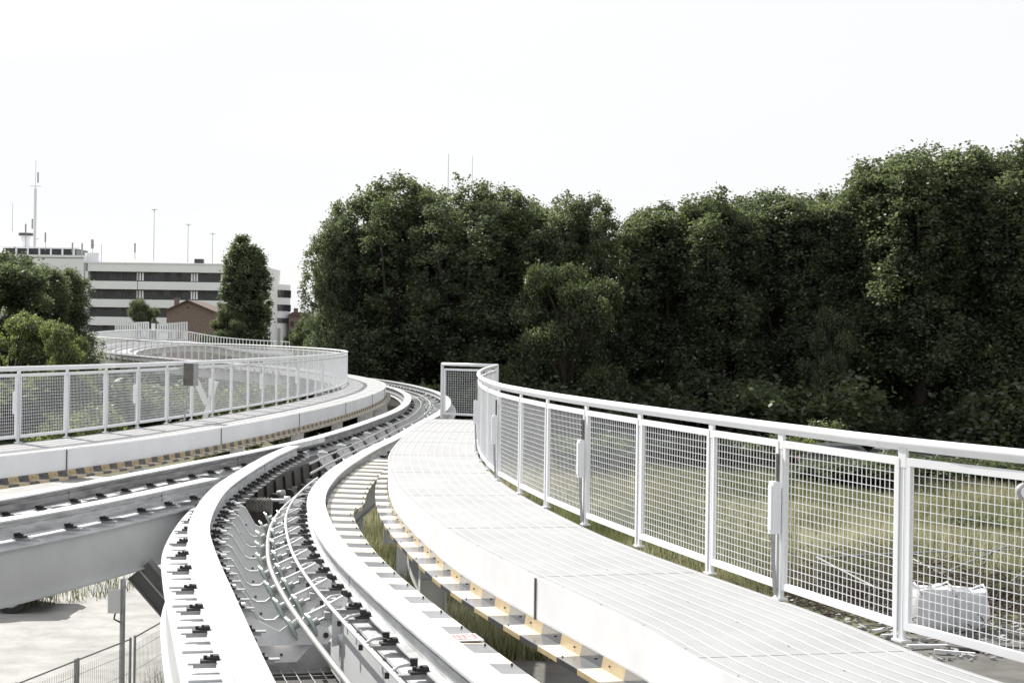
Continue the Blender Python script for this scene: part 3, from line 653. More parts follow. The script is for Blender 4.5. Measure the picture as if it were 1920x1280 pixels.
# ------------------------------------------------------------------ piers and struts
def column(path, d, o, label, strut=True, ztop=-1.2):
    p = path.off(d, o, 0); _, tt, n = path.frame(d); base = Vector((p.x, p.y, G)); t = thing('pier', label, 'pier', base, math.atan2(n.y, n.x))
    h = ztop-G
    mb = MB(); mb.box((0, 0, h/2), (.40, .30, h)); mb.box((0, 0, .06), (.8, .7, .12)); mb.build('shaft', GREY, t)
    mb = MB(); mb.box((0, 0, h-.12), (1.9, .34, .24)); mb.build('cap_beam', GREY, t)
    mb = MB()
    for s in (-1, 1): mb.bar((s*.12, 0, h*.55), (s*.85, 0, h-.25), .12, .12)
    mb.build('struts', GREY, t)
pl = [('under the nearest rails', CR, 1.2, -.55), ('under the machine pit', CR, DY(-2.6, 26), -.6), ('under the start of the far bend', CR, DY(-2.1, 40), -.4), ('under the middle of the far bend', CR, DY(-2.2, 54), -.5), ('of the left track close to the yard', ML, 4.0, .6)]
for lb, pa, d, o in pl: column(pa, d, o, 'grey steel pier '+lb)
for i, (x, y) in enumerate([(-19.3, 101), (-29.8, 121), (-36.6, 145)]): column(FL, FL.near(x, y), 2.4, 'pale pier of the distant loop, '+['nearest', 'middle', 'farthest'][i]+' of three', ztop=-1.0)
for i, (xa, ya, xb, yb, Y) in enumerate([(362, 700, 388, 758, 70), (405, 715, 380, 800, 72)]):
    mb = MB(); mb.bar(at_y(xa, ya, Y), at_y(xb, yb, Y), .22, .22)
    o = mb.build('steel_strut', WHITE); tag(o, ['white slanting strut seen through the left fence, upper one', 'white slanting strut seen through the left fence, leaning the other way'][i], 'strut')
# big dark diagonal strut below the crossing
A0 = at_z(262, 1070, -1.17); Yd = A0.y+.15; a = at_y(262, 1066, Yd); bpt = at_y(372, 1192, Yd+.1)
t = thing('diagonal_strut', 'broad dark steel strut slanting down from the crossing girder', 'strut', a)
v = bpt-a; tv = v.normalized(); nn = Vector((0, -1, 0)); side = tv.cross(nn).normalized()
mb = MB(); mb.box(v*.5, (.30, v.length, .02), (side, tv, nn)); mb.build('web', SHADEPAINT, t)
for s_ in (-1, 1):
    mb = MB(); mb.box(v*.5+side*.155*s_, (.02, v.length, .20), (side, tv, nn)); mb.build('flange', SHADEPAINT, t)
mb = MB(); mb.box(v*.5+nn*.03, (.014, v.length, .06), (side, tv, nn)); mb.build('stiffener', GREY, t)
mb = MB(); q = at_z(720, 1000, -1.3)
CR.sweep(mb, [(1.25, -1.1), (1.33, -1.1), (1.33, -1.2), (1.25, -1.2)], .3, DY(-2.3, 33))
tag(mb.build('bracing', GREY), 'light steel cross bracing below the right walkway', 'bracing')

# ------------------------------------------------------------------ foliage
def leaf_mesh(name, pts, size, mats, seed, aspect=.7, bunch=None):
    """pts: Nx3 leaf centres -> one quad each, random orientation"""
    r_ = np.random.default_rng(seed); N = len(pts)
    a = r_.normal(size=(N, 3)); a /= np.linalg.norm(a, axis=1)[:, None]
    b = r_.normal(size=(N, 3)); b -= (a*b).sum(1)[:, None]*a; b /= np.linalg.norm(b, axis=1)[:, None]
    sz = size*r_.uniform(.6, 1.35, N)[:, None]; A = a*sz*.5; B = b*sz*.5*aspect
    v = np.stack([pts-A, pts-B*.9+A*.1, pts+A, pts+B*.9+A*.1], 1).reshape(-1, 3)
    me = bpy.data.meshes.new(name); me.vertices.add(4*N); me.vertices.foreach_set('co', v.ravel().astype(np.float32))
    me.loops.add(4*N); me.loops.foreach_set('vertex_index', np.arange(4*N, dtype=np.int32))
    me.polygons.add(N); me.polygons.foreach_set('loop_start', np.arange(0, 4*N, 4, dtype=np.int32))
    for m in mats: me.materials.append(m)
    if len(mats) > 1: me.polygons.foreach_set('material_index', (r_.random(N) < .35).astype(np.int32))
    me.update(calc_edges=True); return me
def plume_pts(r_, c, rad, n_cl, per, cl_r):
    """leaf clusters near the shell of an ellipsoid"""
    u = r_.normal(size=(n_cl, 3)); u /= np.linalg.norm(u, axis=1)[:, None]
    rr = r_.uniform(.55, 1.0, n_cl)**.6
    cc = np.array(c)+u*rr[:, None]*np.array(rad)
    q = r_.normal(size=(n_cl, per, 3))*np.array([cl_r, cl_r, cl_r*1.15])
    return (cc[:, None, :]+q).reshape(-1, 3)
def tree_data(kind, seed):
    r_ = np.random.default_rng(seed); pts = []; mb = MB()
    if kind == 'poplar':       # 18 m, several ascending plumes
        npl = 9; tr = [(0, 0, 0)]
        mb.tube([(0, 0, 0), (.1, .05, 3), (-.05, .1, 7), (.05, 0, 12), (0, 0, 15.5)], [.34, .27, .21, .12, .03], 8)
        for k in range(npl):
            a = 2*math.pi*k/npl+r_.uniform(-.4, .4); rad = r_.uniform(.7, 2.2); zt = 18-.10-.42*rad**2*r_.uniform(.7, 1.1)
            if k == 0: rad = .3; zt = 18
            h = r_.uniform(3.2, 4.6); c = (math.cos(a)*rad, math.sin(a)*rad, zt-h)
            pts.append(plume_pts(r_, c, (.95, .95, h), 92 if seed < 20 else 52, 58, .19 if seed < 20 else .17))
            mb.tube([(0, 0, 3.0+k*.55), (c[0]*.6, c[1]*.6, c[2]-h*.6), (c[0], c[1], c[2]+h*.4)], [.14, .09, .03], 6)
        for k in range(8):
            a = 2*math.pi*k/8+r_.uniform(-.3, .3); rad = r_.uniform(.9, 2.0); c = (math.cos(a)*rad, math.sin(a)*rad, r_.uniform(5.0, 9.5))
            pts.append(plume_pts(r_, c, (1.2, 1.2, 2.3), 60 if seed < 20 else 40, 56, .22))
            mb.tube([(0, 0, c[2]-2.2), (c[0], c[1], c[2])], [.10, .03], 5)
        size = .175
    elif kind == 'column':     # dense narrow poplar, 18 m
        mb.tube([(0, 0, 0), (0, 0, 8), (0, 0, 16)], [.4, .25, .05], 8)
        for k in range(26):
            z = 2.0+k*.56; R_ = 2.6*math.sin(math.pi*min(1, (z+1.5)/20))**.75
            a = k*2.4; c = (math.cos(a)*R_*.55, math.sin(a)*R_*.55, z+r_.uniform(-.3, .3)); pts.append(plume_pts(r_, c, (.85, .85, 2.0), 52, 46, .18))
            mb.tube([(0, 0, z-1.5), c], [.08, .02], 5)
        size = .25
    elif kind == 'round':      # broad crown in layered clumps, 12 m
        mb.tube([(0, 0, 0), (.2, 0, 3), (0, .1, 6), (0, 0, 9)], [.30, .22, .14, .04], 8)
        for k in range(24):
            th = r_.uniform(0, 6.28); z = r_.uniform(4.0, 11); R_ = 3.4*math.sqrt(max(.05, 1-((z-6.2)/5.6)**2)); rr = R_*r_.uniform(.45, 1.0)
            c = (math.cos(th)*rr, math.sin(th)*rr, z); pts.append(plume_pts(r_, c, (1.25, 1.25, .65), 46, 46, .18))
            mb.tube([(0, 0, z*.5), (c[0]*.5, c[1]*.5, z*.85), c], [.10, .06, .02], 5)
        size = .19
    elif kind == 'bush':       # 3 m shrub
        mb.tube([(0, 0, 0), (0, 0, 1.4)], [.08, .03], 6)
        for k in range(9):
            th = r_.uniform(0, 6.28); z = r_.uniform(.5, 2.4); rr = r_.uniform(.2, 1.2); c = (math.cos(th)*rr, math.sin(th)*rr, z)
            pts.append(plume_pts(r_, c, (.75, .75, .65), 20, 40, .15)); mb.tube([(0, 0, .3), c], [.04, .01], 5)
        size = .16
    return np.concatenate(pts), mb, size
TD = {}
def get_tree(kind, seed, mi):
    key = (kind, seed, mi)
    if key not in TD:
        pts, mb, size = tree_data(kind, seed); pts = pts[pts[:, 2] > .15]
        ms = {0: [LEAF[0], LEAF[1]], 1: [LEAF[1], LEAF[0]], 2: [LEAF[2], LEAF[0]], 3: [LEAF[3], LEAF[2]]}[mi]
        TD[key] = (leaf_mesh('crown', pts, size, ms, seed), mb)
    return TD[key]
TB = {}
def tree(name, label, cat, kind, seed, mi, px, py_top, Y, wscale=1., group=None, top=None, base=G):
    nat = {'poplar': 18., 'column': 18., 'round': 12., 'bush': 3.}[kind]
    T_ = at_y(px, py_top, Y); h = (T_.z-base); X = T_.x
    me, mb = get_tree(kind, seed, mi); t = thing(name, label, cat, (X, Y, base), rng.uniform(0, 6.28), group)
    if kind == 'poplar': wscale *= 1.22
    sz = h/nat; t.scale = (wscale*(sz*.4+.6), wscale*(sz*.4+.6), sz)
    o = bpy.data.objects.new('crown', me); COL.objects.link(o); o.parent = t
    if (kind, seed) in TB: o = bpy.data.objects.new('trunk', TB[(kind, seed)]); COL.objects.link(o); o.parent = t
    else: o = mb.build('trunk', BARK, t, True); TB[(kind, seed)] = o.data
    return t
row1 = [(634, 402, 97, .66), (684, 350, 99, .8), (742, 322, 98, .95), (806, 336, 101, .9), (872, 327, 97, 1.05), (940, 346, 99, .95), (1000, 366, 101, .85), (1058, 358, 98, .95), (1108, 360, 97, .66), (1208, 388, 99, .72), (1258, 374, 98, 1.0),
        (1342, 352, 97, 1.0), (1410, 358, 100, 1.0), (1478, 350, 98, 1.05), (1548, 352, 99, 1.0), (1612, 338, 97, .9), (1664, 290, 96, .98), (1738, 264, 94, 1.1), (1822, 272, 95, 1.08), (1905, 266, 94, 1.1), (1990, 270, 94, 1.1)]
ordn = ['first', 'second', 'third', 'fourth', 'fifth', 'sixth', 'seventh', 'eighth', 'ninth', 'tenth', 'eleventh', 'twelfth', 'thirteenth', 'fourteenth', 'fifteenth', 'sixteenth', 'seventeenth', 'eighteenth', 'nineteenth', 'twentieth', 'last']
for i, (x, y, Y, ws) in enumerate(row1):
    if i == 0: lb = 'leftmost tall poplar of the front row, its edge against the white sky'
    elif i == 17: lb = 'tallest poplar of the front row, at the right side of the photo'
    elif i == 8: lb = 'tall poplar just left of the sky gap in the front row'
    elif i == 9: lb = 'tall poplar just right of the sky gap in the front row'
    elif i == 20: lb = 'tall poplar at the right edge of the photo'
    else: lb = 'tall poplar with dark crown, %s from the left in the front row' % ordn[i]
    tree('poplar_tree', lb, 'tree', 'poplar', (11+i % 4) if i > 8 else 21+i % 3, (0, 1, 0, 0)[i % 4] if 8 < i < 16 else 0 if i >= 16 else (1, 1, 0)[i % 3], x, y, Y-12, ws*1.0, 'tall poplars behind the field')
row2 = [(700, 470, 108), (790, 520, 110), (850, 450, 108), (930, 540, 110), (1000, 500, 109), (1065, 520, 108), (1245, 415, 109), (1300, 392, 110), (1376, 380, 108), (1445, 380, 110), (1515, 380, 108), (1580, 370, 110), (1640, 340, 108), (1705, 312, 107), (1785, 310, 107), (1868, 306, 107), (1950, 305, 107)]
for i, (x, y, Y) in enumerate(row2):
    tree('poplar_tree', 'poplar in the second row of the wood, filling in behind the front crowns', 'tree', 'poplar', 11+(i+2) % 4, i % 2, x, y, Y-12, 1.05, 'poplars of the second row')
tree('acacia_tree', 'rounder yellow green tree in front of the poplars', 'tree', 'round', 31, 2, 1066, 474, 79, .74)
tree('acacia_tree', 'low rounder tree crown in the dark wood, right of centre', 'tree', 'round', 32, 2, 1560, 566, 80, .42)
tree('column_poplar', 'dense pointed poplar standing alone in front of the office block', 'tree', 'column', 41, 1, 462, 440, 200, 1.42)
tree('broadleaf_tree', 'low dark tree leaning against the left foot of the lone poplar', 'tree', 'round', 32, 0, 425, 572, 196, .8)
tree('street_tree', 'small round tree in front of the window bands', 'tree', 'round', 33, 1, 268, 558, 240, .75)
for i, (x, y, Y, k, sd_, mi, ws, lb) in enumerate([(-30, 455, 105, 'round', 31, 0, 1.25, 'dark tree at the left edge of the photo'), (70, 492, 112, 'poplar', 12, 1, .95, 'dark tree left of the office block, with spiky top'), (128, 500, 116, 'poplar', 13, 1, .9, 'dark tree touching the corner of the office block'),
        (18, 575, 84, 'round', 32, 3, .75, 'mid green tree low at the left edge'), (120, 598, 78, 'round', 33, 3, .50, 'bright yellow green tree above the left fence')]):
    tree('broadleaf_tree', lb, 'tree', k, sd_, mi, x, y, Y, ws, 'trees on the left side')
for i, (x, y, Y, k, sd_, mi, ws) in enumerate([(-10, 688, 62, 'round', 32, 0, .7), (62, 700, 66, 'round', 33, 1, .7), (118, 690, 72, 'round', 31, 0, .6), (230, 712, 120, 'round', 32, 1, .9), (300, 716, 128, 'round', 33, 0, .8)]):
    pass
for i, (x, y, Y, k, sd_, mi, ws) in enumerate([(-12, 700, 80, 'bush', 52, 0, 2.6), (40, 690, 84, 'bush', 53, 1, 2.7), (92, 698, 83, 'bush', 51, 0, 2.6), (140, 712, 86, 'bush', 52, 1, 2.2), (215, 716, 88, 'bush', 53, 1, 2.3), (300, 708, 92, 'bush', 51, 0, 2.6)]):
    tree('broadleaf_tree', 'dark leafy bush seen through the mesh of the left fence, '+['at the very left edge', 'behind the first lamp box', 'second panel from the left', 'below the bright tree', 'left of the grey cabinet', 'right behind the grey cabinet'][i], 'bush', k, sd_, mi, x, y, Y, ws, 'dark bushes behind the left fence')
# trees far right of office, low
for i, (x, y, Y, ws, mi) in enumerate([(562, 612, 190, .6, 1), (588, 590, 150, .6, 0), (610, 600, 120, .7, 0)]):
    tree('broadleaf_tree', 'low tree beside the left end of the wood, '+['farthest', 'middle', 'nearest'][i]+' of three', 'tree', 'round', 31+i, mi, x, y, Y, ws, 'low trees left of the wood')
for i in range(26):
    x = 1085+i*34+rng.uniform(-10, 10); Y = rng.uniform(72, 77) if x < 1550 else rng.uniform(64, 69); py = rng.uniform(804, 832) if x < 1550 else rng.uniform(838, 858)
    tree('shrub', 'dark bramble bush in the shade between the field and the poplars', 'shrub', 'bush', 51+i % 3, 0, x, py+(x-1200)*.02, Y, rng.uniform(1.25, 1.6), 'bramble bushes at the far side of the field')
# undergrowth along the wood
for i in range(34):
    x = 640+i*39+rng.uniform(-12, 12); Y = rng.uniform(79, 89); py = rng.uniform(660, 742)+(x-960)*.012
    bright = rng.random() < .12
    tree('shrub', 'dark undergrowth shrub at the foot of the poplars', 'shrub', 'bush', 51+i % 3, 2 if bright else i % 2, x, py+14, Y, rng.uniform(1.4, 1.9), 'undergrowth shrubs')
for i, (x, y, Y, k_, w_) in enumerate([(172, 668, 150, 'round', 1.1), (250, 676, 146, 'round', 1.1), (330, 672, 152, 'round', 1.1), (405, 678, 146, 'round', 1.0), (480, 680, 140, 'round', 1.0), (560, 676, 130, 'bush', 3.0)]):
    tree('broadleaf_tree', 'dark low tree beyond the distant loop, seen under its girder, number %s from the left' % ordn[i], 'tree', k_, 51 if k_ == 'bush' else 31+i % 3, i % 2, x, y, Y, w_, 'low trees beneath the distant loop')
for i, (x, y, Y, ws) in enumerate([(1540, 775, 74, 1.0), (1240, 700, 90, 1.3), (1830, 965, 52, 1.0), (1720, 985, 56, .9)]):
    tree('shrub', ['pale green bush just above the right handrail', 'light green bush between the trunks', 'yellow green bush on the field beyond the bags', 'small bush on the field left of the big one'][i], 'shrub', 'bush', 51+i % 3, 3, x, y, Y, ws)
for i, (x, y, Y, ws) in enumerate([(190, 745, 72, 1.0), (262, 728, 96, 1.3), (330, 735, 92, 1.2), (100, 760, 66, .9), (430, 730, 74, .9), (520, 705, 82, 1.1), (395, 690, 120, 1.2), (20, 700, 80, 1.5)]):
    tree('shrub', 'green bush seen through the left fence, '+['below the bright tree', 'left of the cabinet', 'behind the cabinet', 'near the first lamp', 'right of the struts', 'close to the fence corner', 'above the struts', 'at the left edge'][i], 'shrub', 'bush', 51+i % 3, 3 if i in (0, 3, 4, 5) else 0, x, y, Y, ws, 'bushes behind the left fence')

# grass: uncountable -> stuff
def grass(name, label_mats, n, area, hmin, hmax, seed, mask=None, wd=.016):
    r_ = np.random.default_rng(seed); x = r_.uniform(area[0], area[1], n); y = area[2]+(area[3]-area[2])*r_.uniform(0, 1, n)**1.35
    if mask is not None: k = mask(x, y); x = x[k]; y = y[k]
    n = len(x); dens = np.sin(x*.9+1.3*np.sin(y*.37))*np.sin(y*.55+x*.21)+r_.normal(size=n)*.5; k = dens > -.75; x = x[k]; y = y[k]; n = len(x)
    h = r_.uniform(hmin, hmax, n)*(1+.3*np.sin(x*.8+y*.5)+.3*np.sin(x*.31-y*.23+1)*np.sin(x*.17+y*.4)); a = r_.uniform(0, 6.28, n); lean = r_.normal(size=(n, 2))*.22*h[:, None]
    dx = np.cos(a)*wd; dy = np.sin(a)*wd
    v = np.zeros((n, 3, 3)); v[:, 0] = np.c_[x-dx, y-dy, np.full(n, G-.02)]; v[:, 1] = np.c_[x+dx, y+dy, np.full(n, G-.02)]; v[:, 2] = np.c_[x+lean[:, 0], y+lean[:, 1], G+h]
    me = bpy.data.meshes.new(name); me.vertices.add(3*n); me.vertices.foreach_set('co', v.reshape(-1).astype(np.float32)); me.loops.add(3*n); me.loops.foreach_set('vertex_index', np.arange(3*n, dtype=np.int32))
    me.polygons.add(n); me.polygons.foreach_set('loop_start', np.arange(0, 3*n, 3, dtype=np.int32))
    for m in label_mats: me.materials.append(m)
    me.polygons.foreach_set('material_index', (r_.random(n)+.45*np.sin(x*.35+1)*np.sin(y*.22) > .5).astype(np.int32)); me.update(calc_edges=True)
    o = bpy.data.objects.new(name, me); COL.objects.link(o); o['kind'] = 'stuff'; return o
gm = GRASSM
o = grass('field_grass', gm, 430000, (-4.5, 32, 30, 82), .18, .62, 5, mask=lambda x, y: (x < y*.38) & ~((x > 5.5) & (x < 11.5) & (y < 38)) & (x > -4.8+0*y)); tag(o, 'tall uneven green and straw coloured grass covering the field', 'grass')
o = grass('weeds', gm, 1500, (-12.5, -8.0, 35, 41), .1, .55, 6, mask=lambda x, y: ((x+10.3)/1.8)**2+((y-37.5)/2.4)**2 < 1, wd=.012); tag(o, 'sparse weeds growing on the pale sandy yard', 'weeds')
o = grass('dry_weeds', [DEBRIS, GRASSM[0]], 3800, (-6.2, -3.6, 20.8, 26), .25, .95, 8, mask=lambda x, y: x > -5.15+(y-21)*.10-(y > 23)*.5, wd=.007); tag(o, 'dry brown weeds along the wire fence below the strut', 'weeds')
o = grass('verge_grass', gm, 6000, (-6.5, -4, 40, 58), .1, .45, 9, wd=.014); tag(o, 'thin grass at the edge of the yard below the left walkway', 'grass')

# ------------------------------------------------------------------ yard: wire fence, lamp post with box, parked car
def wire_panel(a, b, h, label):
    a = Vector(a); b = Vector(b); v = b-a; ln = v.length; t = thing('wire_fence_panel', label, 'fence', a, math.atan2(v.y, v.x), 'temporary wire fence panels in the yard')
    mb = MB()
    for x in (.02, ln-.02): mb.tube([(x, 0, 0), (x, 0, h)], .018, 8)
    mb.tube([(0, 0, h-.02), (ln, 0, h-.02)], .010, 8); mb.tube([(0, 0, .15), (ln, 0, .15)], .018, 8); mb.build('frame', GALV, t)
    mb = MB()
    for i in range(1, int(ln/.055)): mb.box((i*.055, 0, h/2), (.003, .003, h-.2))
    for z in np.arange(.3, h, .25): mb.box((ln/2, .004, z), (ln, .003, .004))
    mb.build('wire_mesh', GALV, t)
f2 = at_y(145, 1240, 19.4); f3 = at_y(246, 1194, 20.8); f4 = at_y(252, 1193, 20.9); f5 = at_y(318, 1152, 22.4)
def gz(p, z=G): return (p.x, p.y, z)
hh = f3.z-G
wire_panel(gz(f2-(f3-f2)*1.0), gz(f2-(f3-f2)*.02), hh, 'wire fence panel at the bottom edge, left of the others')
wire_panel(gz(f2), gz(f3), hh, 'middle wire fence panel, left of the grey pole')
wire_panel(gz(f4), gz(f4+(f5-f4)*1.5), hh, 'wire fence panel behind the dry weeds')
PY = 21.6; p = at_y(228, 1280, PY); top = at_y(230, 1085, PY)
t = thing('utility_pole', 'slim grey pole with a small box, standing by the wire fence', 'pole', (p.x, PY, G))
mb = MB(); mb.tube([(0, 0, 0), (0, 0, top.z-G)], .035, 10); mb.build('pole', GALV, t, True)
mb = MB(); mb.box((-.09, -.05, at_y(215, 1125, PY).z-G), (.16, .12, .30)); mb.build('meter_box', WHITE, t)
mb = MB(); zz = at_y(215, 1150, PY).z-G; mb.tube([(-.08, -.04, zz+.05), (-.10, -.05, zz-.06), (-.02, -.05, zz-.10)], .012, 6); mb.build('cable_loop', RUBBER, t)

def car(label, p, rz, paint, group=None, wag=False):
    t = thing('parked_car', label, 'car', p, rz, group); Wd = 1.72
    prof = [(-2.1, .32), (-2.12, .62), (-2.02, .86), (-1.75, .95), (-1.45, 1.38), (-1.2, 1.46), (.35, 1.47), (.62, 1.40), (1.15, .98), (1.95, .84), (2.12, .66), (2.14, .34)]
    mb = MB(); n = len(prof); rows = []
    for y, ins, dz in ((-.5, 0.05, 0), (-.46, 0, 0), (.46, 0, 0), (.5, .05, 0)):
        rows.append([(x*(1-ins*.25), y*Wd*(1-(.14 if z > 1.1 else 0)), z-(ins*.6 if z > 1.1 else 0)) for x, z in prof])
    b, n = mb.quadstrip(rows, True); mb.cap([b+k for k in range(n)]); e = b+3*n; mb.cap([e+k for k in range(n)][::-1]); mb.build('body', CARS[paint], t)
    for s in (-1, 1):
        mb = MB(); mb.prism([(-1.55, .97), (-1.28, 1.36), (.42, 1.37), (.95, .98)], (Vector((1, 0, 0)), UPV, Vector((0, 1, 0))), (0, s*Wd*.487, 0), .02); mb.v = [(x, y*(1-(.10 if z > 1.1 else 0)), z) for x, y, z in mb.v]; mb.build('side_window', CGLASS, t)
    mb = MB(); mb.box((.89, 0, 1.19), (.66, 1.30, .012), (Vector((.77, 0, -.62)), Vector((0, 1, 0)), Vector((.62, 0, .77)))); mb.build('windscreen', CGLASS, t)
    mb = MB(); mb.box((-1.625, 0, 1.17), (.50, 1.25, .012), (Vector((.57, 0, .82)), Vector((0, 1, 0)), Vector((-.82, 0, .57)))); mb.build('rear_window', CGLASS, t)
    for x in (-1.3, 1.32):
        for s in (-1, 1):
            g = MB(); g.disc((x, s*(Wd/2-.09), .32), (0, 1, 0), .32, .20, 22); o = g.build('wheel', RUBBER, t)
            g = MB(); g.disc((x, s*(Wd/2+.012), .32), (0, 1, 0), .20, .02, 14); g.build('rim', GALV, o)
    for s in (-1, 1):
        g = MB(); g.box((2.07, s*.62, .68), (.10, .34, .14)); g.build('headlight', RIB, t); g = MB(); g.box((-2.06, s*.68, .76), (.08, .22, .18)); g.build('tail_light', RED, t)
    return t
p = at_z(14, 1152, G); car('car behind the grey girder at the left edge, only its dark wheel showing', (p.x-1.30, p.y+1.0, G), 0, 0)
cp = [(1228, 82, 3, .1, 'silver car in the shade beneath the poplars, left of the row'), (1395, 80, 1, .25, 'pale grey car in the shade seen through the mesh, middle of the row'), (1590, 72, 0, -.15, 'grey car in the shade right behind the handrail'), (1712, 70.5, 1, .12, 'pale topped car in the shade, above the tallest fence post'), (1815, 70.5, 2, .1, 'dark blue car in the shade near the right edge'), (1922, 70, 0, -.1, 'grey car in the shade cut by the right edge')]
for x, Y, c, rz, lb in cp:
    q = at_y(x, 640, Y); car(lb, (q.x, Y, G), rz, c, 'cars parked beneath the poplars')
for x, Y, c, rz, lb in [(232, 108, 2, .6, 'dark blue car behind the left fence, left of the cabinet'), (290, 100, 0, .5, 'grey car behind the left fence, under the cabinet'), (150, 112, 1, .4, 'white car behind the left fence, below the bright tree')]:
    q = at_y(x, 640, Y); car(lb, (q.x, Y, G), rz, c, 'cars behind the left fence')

# ------------------------------------------------------------------ bags, rubble and junk on the right
def bag(label, c, wx, wy, h, rz, seed):
    r_ = random.Random(seed); t = thing('bulk_bag', label, 'bag', c, rz, 'white bulk bags on the rubble'); mb = MB(); rows = []
    nn = 24
    for k, (z, s) in enumerate([(0, .86), (.04, .97), (.25, 1.04), (.55, 1.05), (.8, 1.0), (.97, .95), (1.0, .90), (.92, .80), (.80, .62), (.84, .30), (.86, .04)]):
        row = []
        for i in range(nn):
            a = 2*math.pi*i/nn; sx = abs(math.cos(a))**.45*math.copysign(1, math.cos(a)); sy = abs(math.sin(a))**.45*math.copysign(1, math.sin(a))
            j = 1+r_.uniform(-.035, .035); row.append((sx*wx/2*s*j, sy*wy/2*s*j, z*h+(.025*h*math.sin(3*a+seed)+r_.uniform(-.015, .015)*h if k > 4 else 0)))
        rows.append(row)
    mb.quadstrip(rows, True); mb.build('sack', BAG, t, True)
    for sx in (-1, 1):
        g = MB(); g.tube([(sx*wx*.42, -wy*.42, h*.9), (sx*wx*.46, -wy*.1, h*1.12), (sx*wx*.38, wy*.3, h*.95)], .022, 6); g.build('strap', BAG, t, True)
b1 = at_z(1752, 1188, G); bag('large white bulk bag, left one of the pair, seen through the mesh', (b1.x, b1.y+.5, G), .82, .85, .88, .25, 1)
b2 = at_z(1818, 1186, G); bag('white bulk bag with open sagging top, right one of the pair', (b2.x+.02, b2.y+.5, G), .80, .85, .82, .20, 2)
def junk():
    r_ = random.Random(5)
    mb = MB()
    for _ in range(800):
        x = r_.uniform(6.2, 12.2); y = r_.uniform(30.5, 38.5); s = r_.uniform(.02, .10)
        mb.box((x, y, G+s*.3), (s*r_.uniform(.7, 1.8), s, s*.7), (Vector((math.cos(x*9), math.sin(x*9), .2)).normalized(), Vector((-math.sin(x*9), math.cos(x*9), 0)), UPV))
    o = mb.build('rubble', [SANDM]); o['kind'] = 'stuff'; tag(o, 'scattered pale rubble around the bulk bags', 'rubble')
    mb = MB()
    for _ in range(2600):
        x = r_.gauss(9.3, 2.0); y = r_.gauss(38, 2.0); z = G+abs(r_.gauss(0, .28))*max(0, 1-abs(x-9.3)/5.5); a = r_.uniform(0, 6.28); ln = r_.uniform(.2, .9)
        v = Vector((math.cos(a), math.sin(a), r_.uniform(-.3, .5)))*ln; mb.bar((x, y, z), Vector((x, y, z))+v, .016, .016)
    o = mb.build('brushwood', DEBRIS); o['kind'] = 'stuff'; tag(o, 'dark heap of dead branches behind the bulk bags', 'branches')
    for i, (xa, ya, xb, yb, Y, Yb) in enumerate([(1530, 1040, 1640, 1110, 37, 35), (1640, 1115, 1700, 1150, 35, 34)]): pass
    t = thing('metal_rack', 'rusting thin metal frame lying in the grass left of the bags', 'frame', at_z(1560, 1130, G)); inv = Matrix.Translation(-at_z(1560, 1130, G))
    mb = MB(); A = at_y(1531, 1044, 38); B = at_y(1690, 1036, 41); C_ = at_y(1910, 1150, 37); D = at_y(1640, 1100, 34.5)
    def dn(p): return Vector((p.x, p.y, G))
    for q in (A, B, D, at_y(1600, 1040, 39.4)): mb.tube([q, dn(q)], .022, 6)
    mb.tube([A, B], .022, 6); mb.tube([A, D], .022, 6); mb.tube([B, C_], .02, 6); mb.tube([D, C_], .02, 6); mb.tube([at_y(1690, 1036, 41), at_y(1900, 1030, 42)], .022, 6)
    o = mb.build('frame', GALV, t); o.matrix_parent_inverse = inv
    for i, (xa, ya, xb, yb) in enumerate([(1765, 1075, 1895, 1020), (1830, 1085, 1865, 1025), (1760, 1060, 1900, 1135), (1895, 1090, 1960, 1040)]):
        mb = MB(); mb.tube([at_y(xa, ya, 39), at_y(xb, yb, 38.5)], .024, 6); tag(mb.build('metal_bar', GALV), ['grey bar rising across the brush heap, longest', 'short steep grey bar over the brush heap', 'grey bar sloping down to the right behind the bags', 'grey bar at the right edge above the heap'][i], 'bar')
    for i, (x, y, a) in enumerate([(1740, 1210, .3), (1790, 1222, -.2), (1650, 1180, .9), (1670, 1190, .5)]):
        q = at_z(x, y, G+.05); mb = MB(); mb.box((0, 0, 0), (.9-.15*i, .09, .05)); o = mb.build('wooden_plank', BAG); o.location = q; o.rotation_euler = (0, .04, a); tag(o, ['pale plank in front of the bulk bags', 'second pale plank, right of the first, by the path', 'short pale plank left of the fence post', 'shortest pale plank beside the fence post'][i], 'plank')
    q = at_z(1860, 1215, G+.02); mb = MB(); mb.box((0, 0, .03), (1.5, 1.0, .05)); mb.box((0, .0, .07), (1.3, .1, .04)); o = mb.build('metal_sheet', DKGALV); o.location = q; o.rotation_euler = (0, 0, -.5); tag(o, 'dark metal sheet lying on the path right of the bags', 'sheet')
junk()

